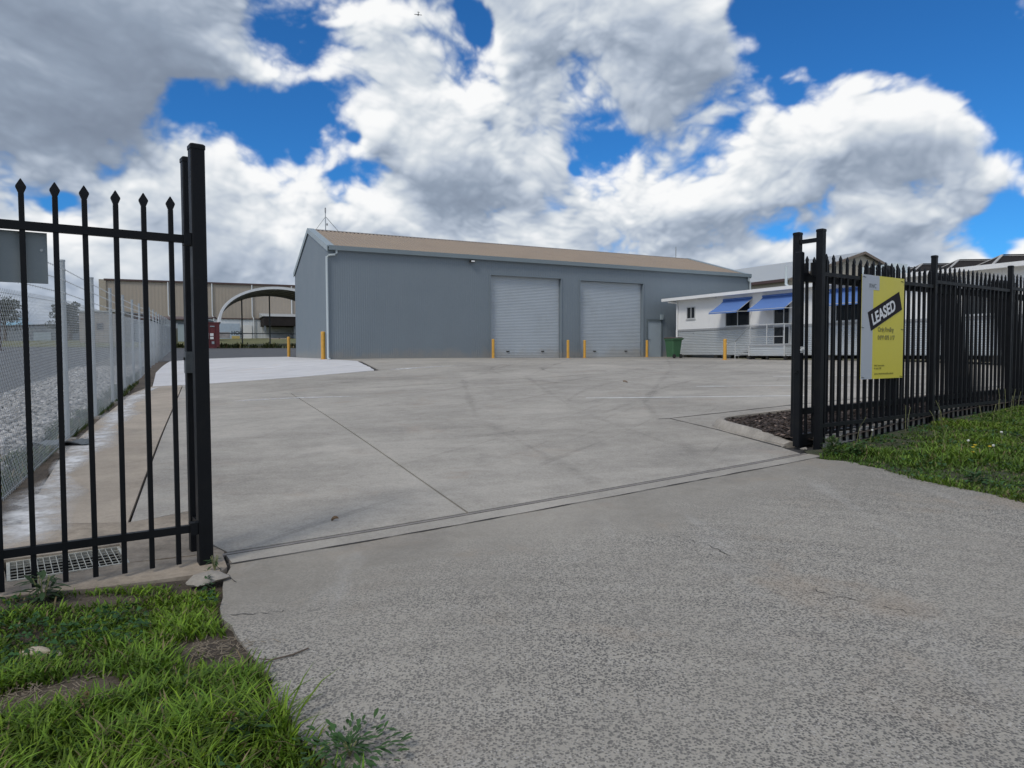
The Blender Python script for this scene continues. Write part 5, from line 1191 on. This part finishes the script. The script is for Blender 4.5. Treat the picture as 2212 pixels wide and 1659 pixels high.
for i in range(34):
    t = random.uniform(.3, 9); k = -random.uniform(.08, 1.3); p = A2+FD*t+FN*k; z = h(p.x, p.y); a = random.uniform(0, 6.28); hh = random.uniform(.18, .42); l = random.uniform(0, .12)
    m.tube([(p.x, p.y, z), (p.x+l*.3*math.cos(a), p.y+l*.3*math.sin(a), z+hh*.6), (p.x+l*math.cos(a), p.y+l*math.sin(a), z+hh)], .0028, 4)
o = m.build('weed_stalks', M_stalk, None, None, 'stuff'); o['label'] = 'dry weed stalks standing in the grass along the right fence'
def leafy(x, y, n_, L, hh, label, tone, seed, spread=None):
    r4 = random.Random(seed); V, F, C = [], [], []
    w_ = thing('leafy_weed', label, 'weed', (x, y, h(x, y)), 0, 'broad leaved weeds')
    for i in range(n_):
        a = r4.uniform(0, 6.28); rad = r4.uniform(0, spread or L*1.3); z = r4.uniform(.02, hh); l = L*r4.uniform(.5, 1.1); w = l*.34; ux, uy = math.cos(a), math.sin(a); el = r4.uniform(-.2, .9)
        bx_, by_ = ux*rad*.5, uy*rad*.5; b = len(V)
        for u, ww in ((0, .15), (.3, .9), (.6, 1.0), (.85, .55), (1, .05)):
            for s in (-1, 0, 1): V.append((bx_+ux*l*u*math.cos(el)-uy*w*ww*s*.5, by_+uy*l*u*math.cos(el)+ux*w*ww*s*.5, z+l*u*math.sin(el)-.25*l*u*u+.08*w*abs(s)))
        for q in range(4):
            for s in range(2): F.append((b+q*3+s, b+q*3+s+1, b+q*3+s+4, b+q*3+s+3))
        k = r4.uniform(.7, 1.35); C += [(tone[0]*k, tone[1]*k, tone[2]*k)]*15
    o = np_obj('leaves', np.array(V), np.array(F), np.array(C), M_blade, None, None, w_)
    if 'kind' in o: del o['kind']
    m = MB()
    for i in range(5): a = i*1.3; m.tube([(0, 0, 0), (.3*L*math.cos(a), .3*L*math.sin(a), hh*.6), (.5*L*math.cos(a), .5*L*math.sin(a), hh)], .003, 5)
    m.build('stem', M_stalk, w_)
leafy(3.93, 8.66, 90, .11, .20, 'bushy pale leaved weed at the foot of the right gate posts', (.085, .14, .05), 3); leafy(4.15, 8.55, 70, .10, .14, 'low leafy weed on the driveway edge right of the gate posts', (.06, .12, .035), 4)
leafy(-.62, 2.63, 210, .05, .06, 'broad leaved weed spreading onto the driveway at the bottom of the left verge', (.055, .12, .035), 5, .42); leafy(-1.05, 2.75, 40, .075, .06, 'dark clover like weed beside the curled dry leaf', (.035, .085, .03), 6)
leafy(-2.72, 4.05, 60, .09, .16, 'straggly weed by the left fence with small yellow flowers', (.04, .075, .03), 7); leafy(4.6, 7.0, 60, .09, .09, 'low broad leaved weed at the right driveway edge', (.045, .10, .035), 8)
leafy(-1.98, 4.66, 14, .05, .10, 'tiny weed sprouting at the base of the tall left gate post', (.05, .10, .035), 9)
m = MB()
for bx_, by_, rx, ry, n_ in ((-1.52, 3.5, .2, .14, 150), (-2.05, 2.98, .34, .15, 220)):
    for i in range(n_):
        x = bx_+random.gauss(0, rx*.6); y = by_+random.gauss(0, ry*.6); a = random.uniform(0, 3.14); l = random.uniform(.006, .03); z = h(x, y)+.006+.035*math.sin(x*3.1+1)*math.sin(y*2.7)
        m.bar((x-math.cos(a)*l, y-math.sin(a)*l, z), (x+math.cos(a)*l, y+math.sin(a)*l, z+random.uniform(0, .008)), .0026, .002)
o = m.build('straw', paint('straw', (.25, .205, .145), .8, var=.3, scale=30), None, None, 'stuff'); o['label'] = 'scattered dry straw on the bare patches of the left verge'

# small aircraft
d = dirv(-7.28, 24.9); ap = thing('small_aircraft', 'tiny high winged propeller aircraft crossing in front of the clouds', 'aircraft', (d[0]*1150, d[1]*1150, d[2]*1150), R(10))
ap.rotation_euler = (R(-14), R(1), R(12))
MB().loft([[(r*math.cos(a), y, r*1.15*math.sin(a)) for a in np.linspace(0, 2*math.pi, 12, endpoint=False)] for y, r in ((-4.6, .12), (-2, .42), (.2, .66), (2.0, .62), (3.0, .35))]).build('fuselage', M_plane, ap, 50)
MB().loft([[(x, 1.5-c*.35, .75), (x, 1.5+c*.65, .78), (x, 1.5+c*.2, .93)] for x, c in ((-5.4, 1.1), (0, 1.6), (5.4, 1.1))]).build('wing', M_plane, ap)
MB().box(-1.7, -4.7, .02, 1.7, -3.8, .12).build('tailplane', M_plane, ap); MB().loft([[(-.06, -4.8+a, z), (.06, -4.8+a, z), (.06, -4.8+a+w, z), (-.06, -4.8+a+w, z)] for a, w, z in ((.2, 1.1, .1), (0, .6, 1.6))]).build('fin', M_plane, ap)
MB().box(-.08, 3.0, -.95, .08, 3.06, .95).build('propeller', M_plane, ap)
for x in (-1.1, 1.1): MB().tube([(x-.08, 1.4, -1.25), (x+.08, 1.4, -1.25)], .25, 10).build('wheel', M_rubber, ap); MB().bar((x*.3, 1.4, -.4), (x, 1.4, -1.2), .1, .1).build('strut', M_plane, ap)
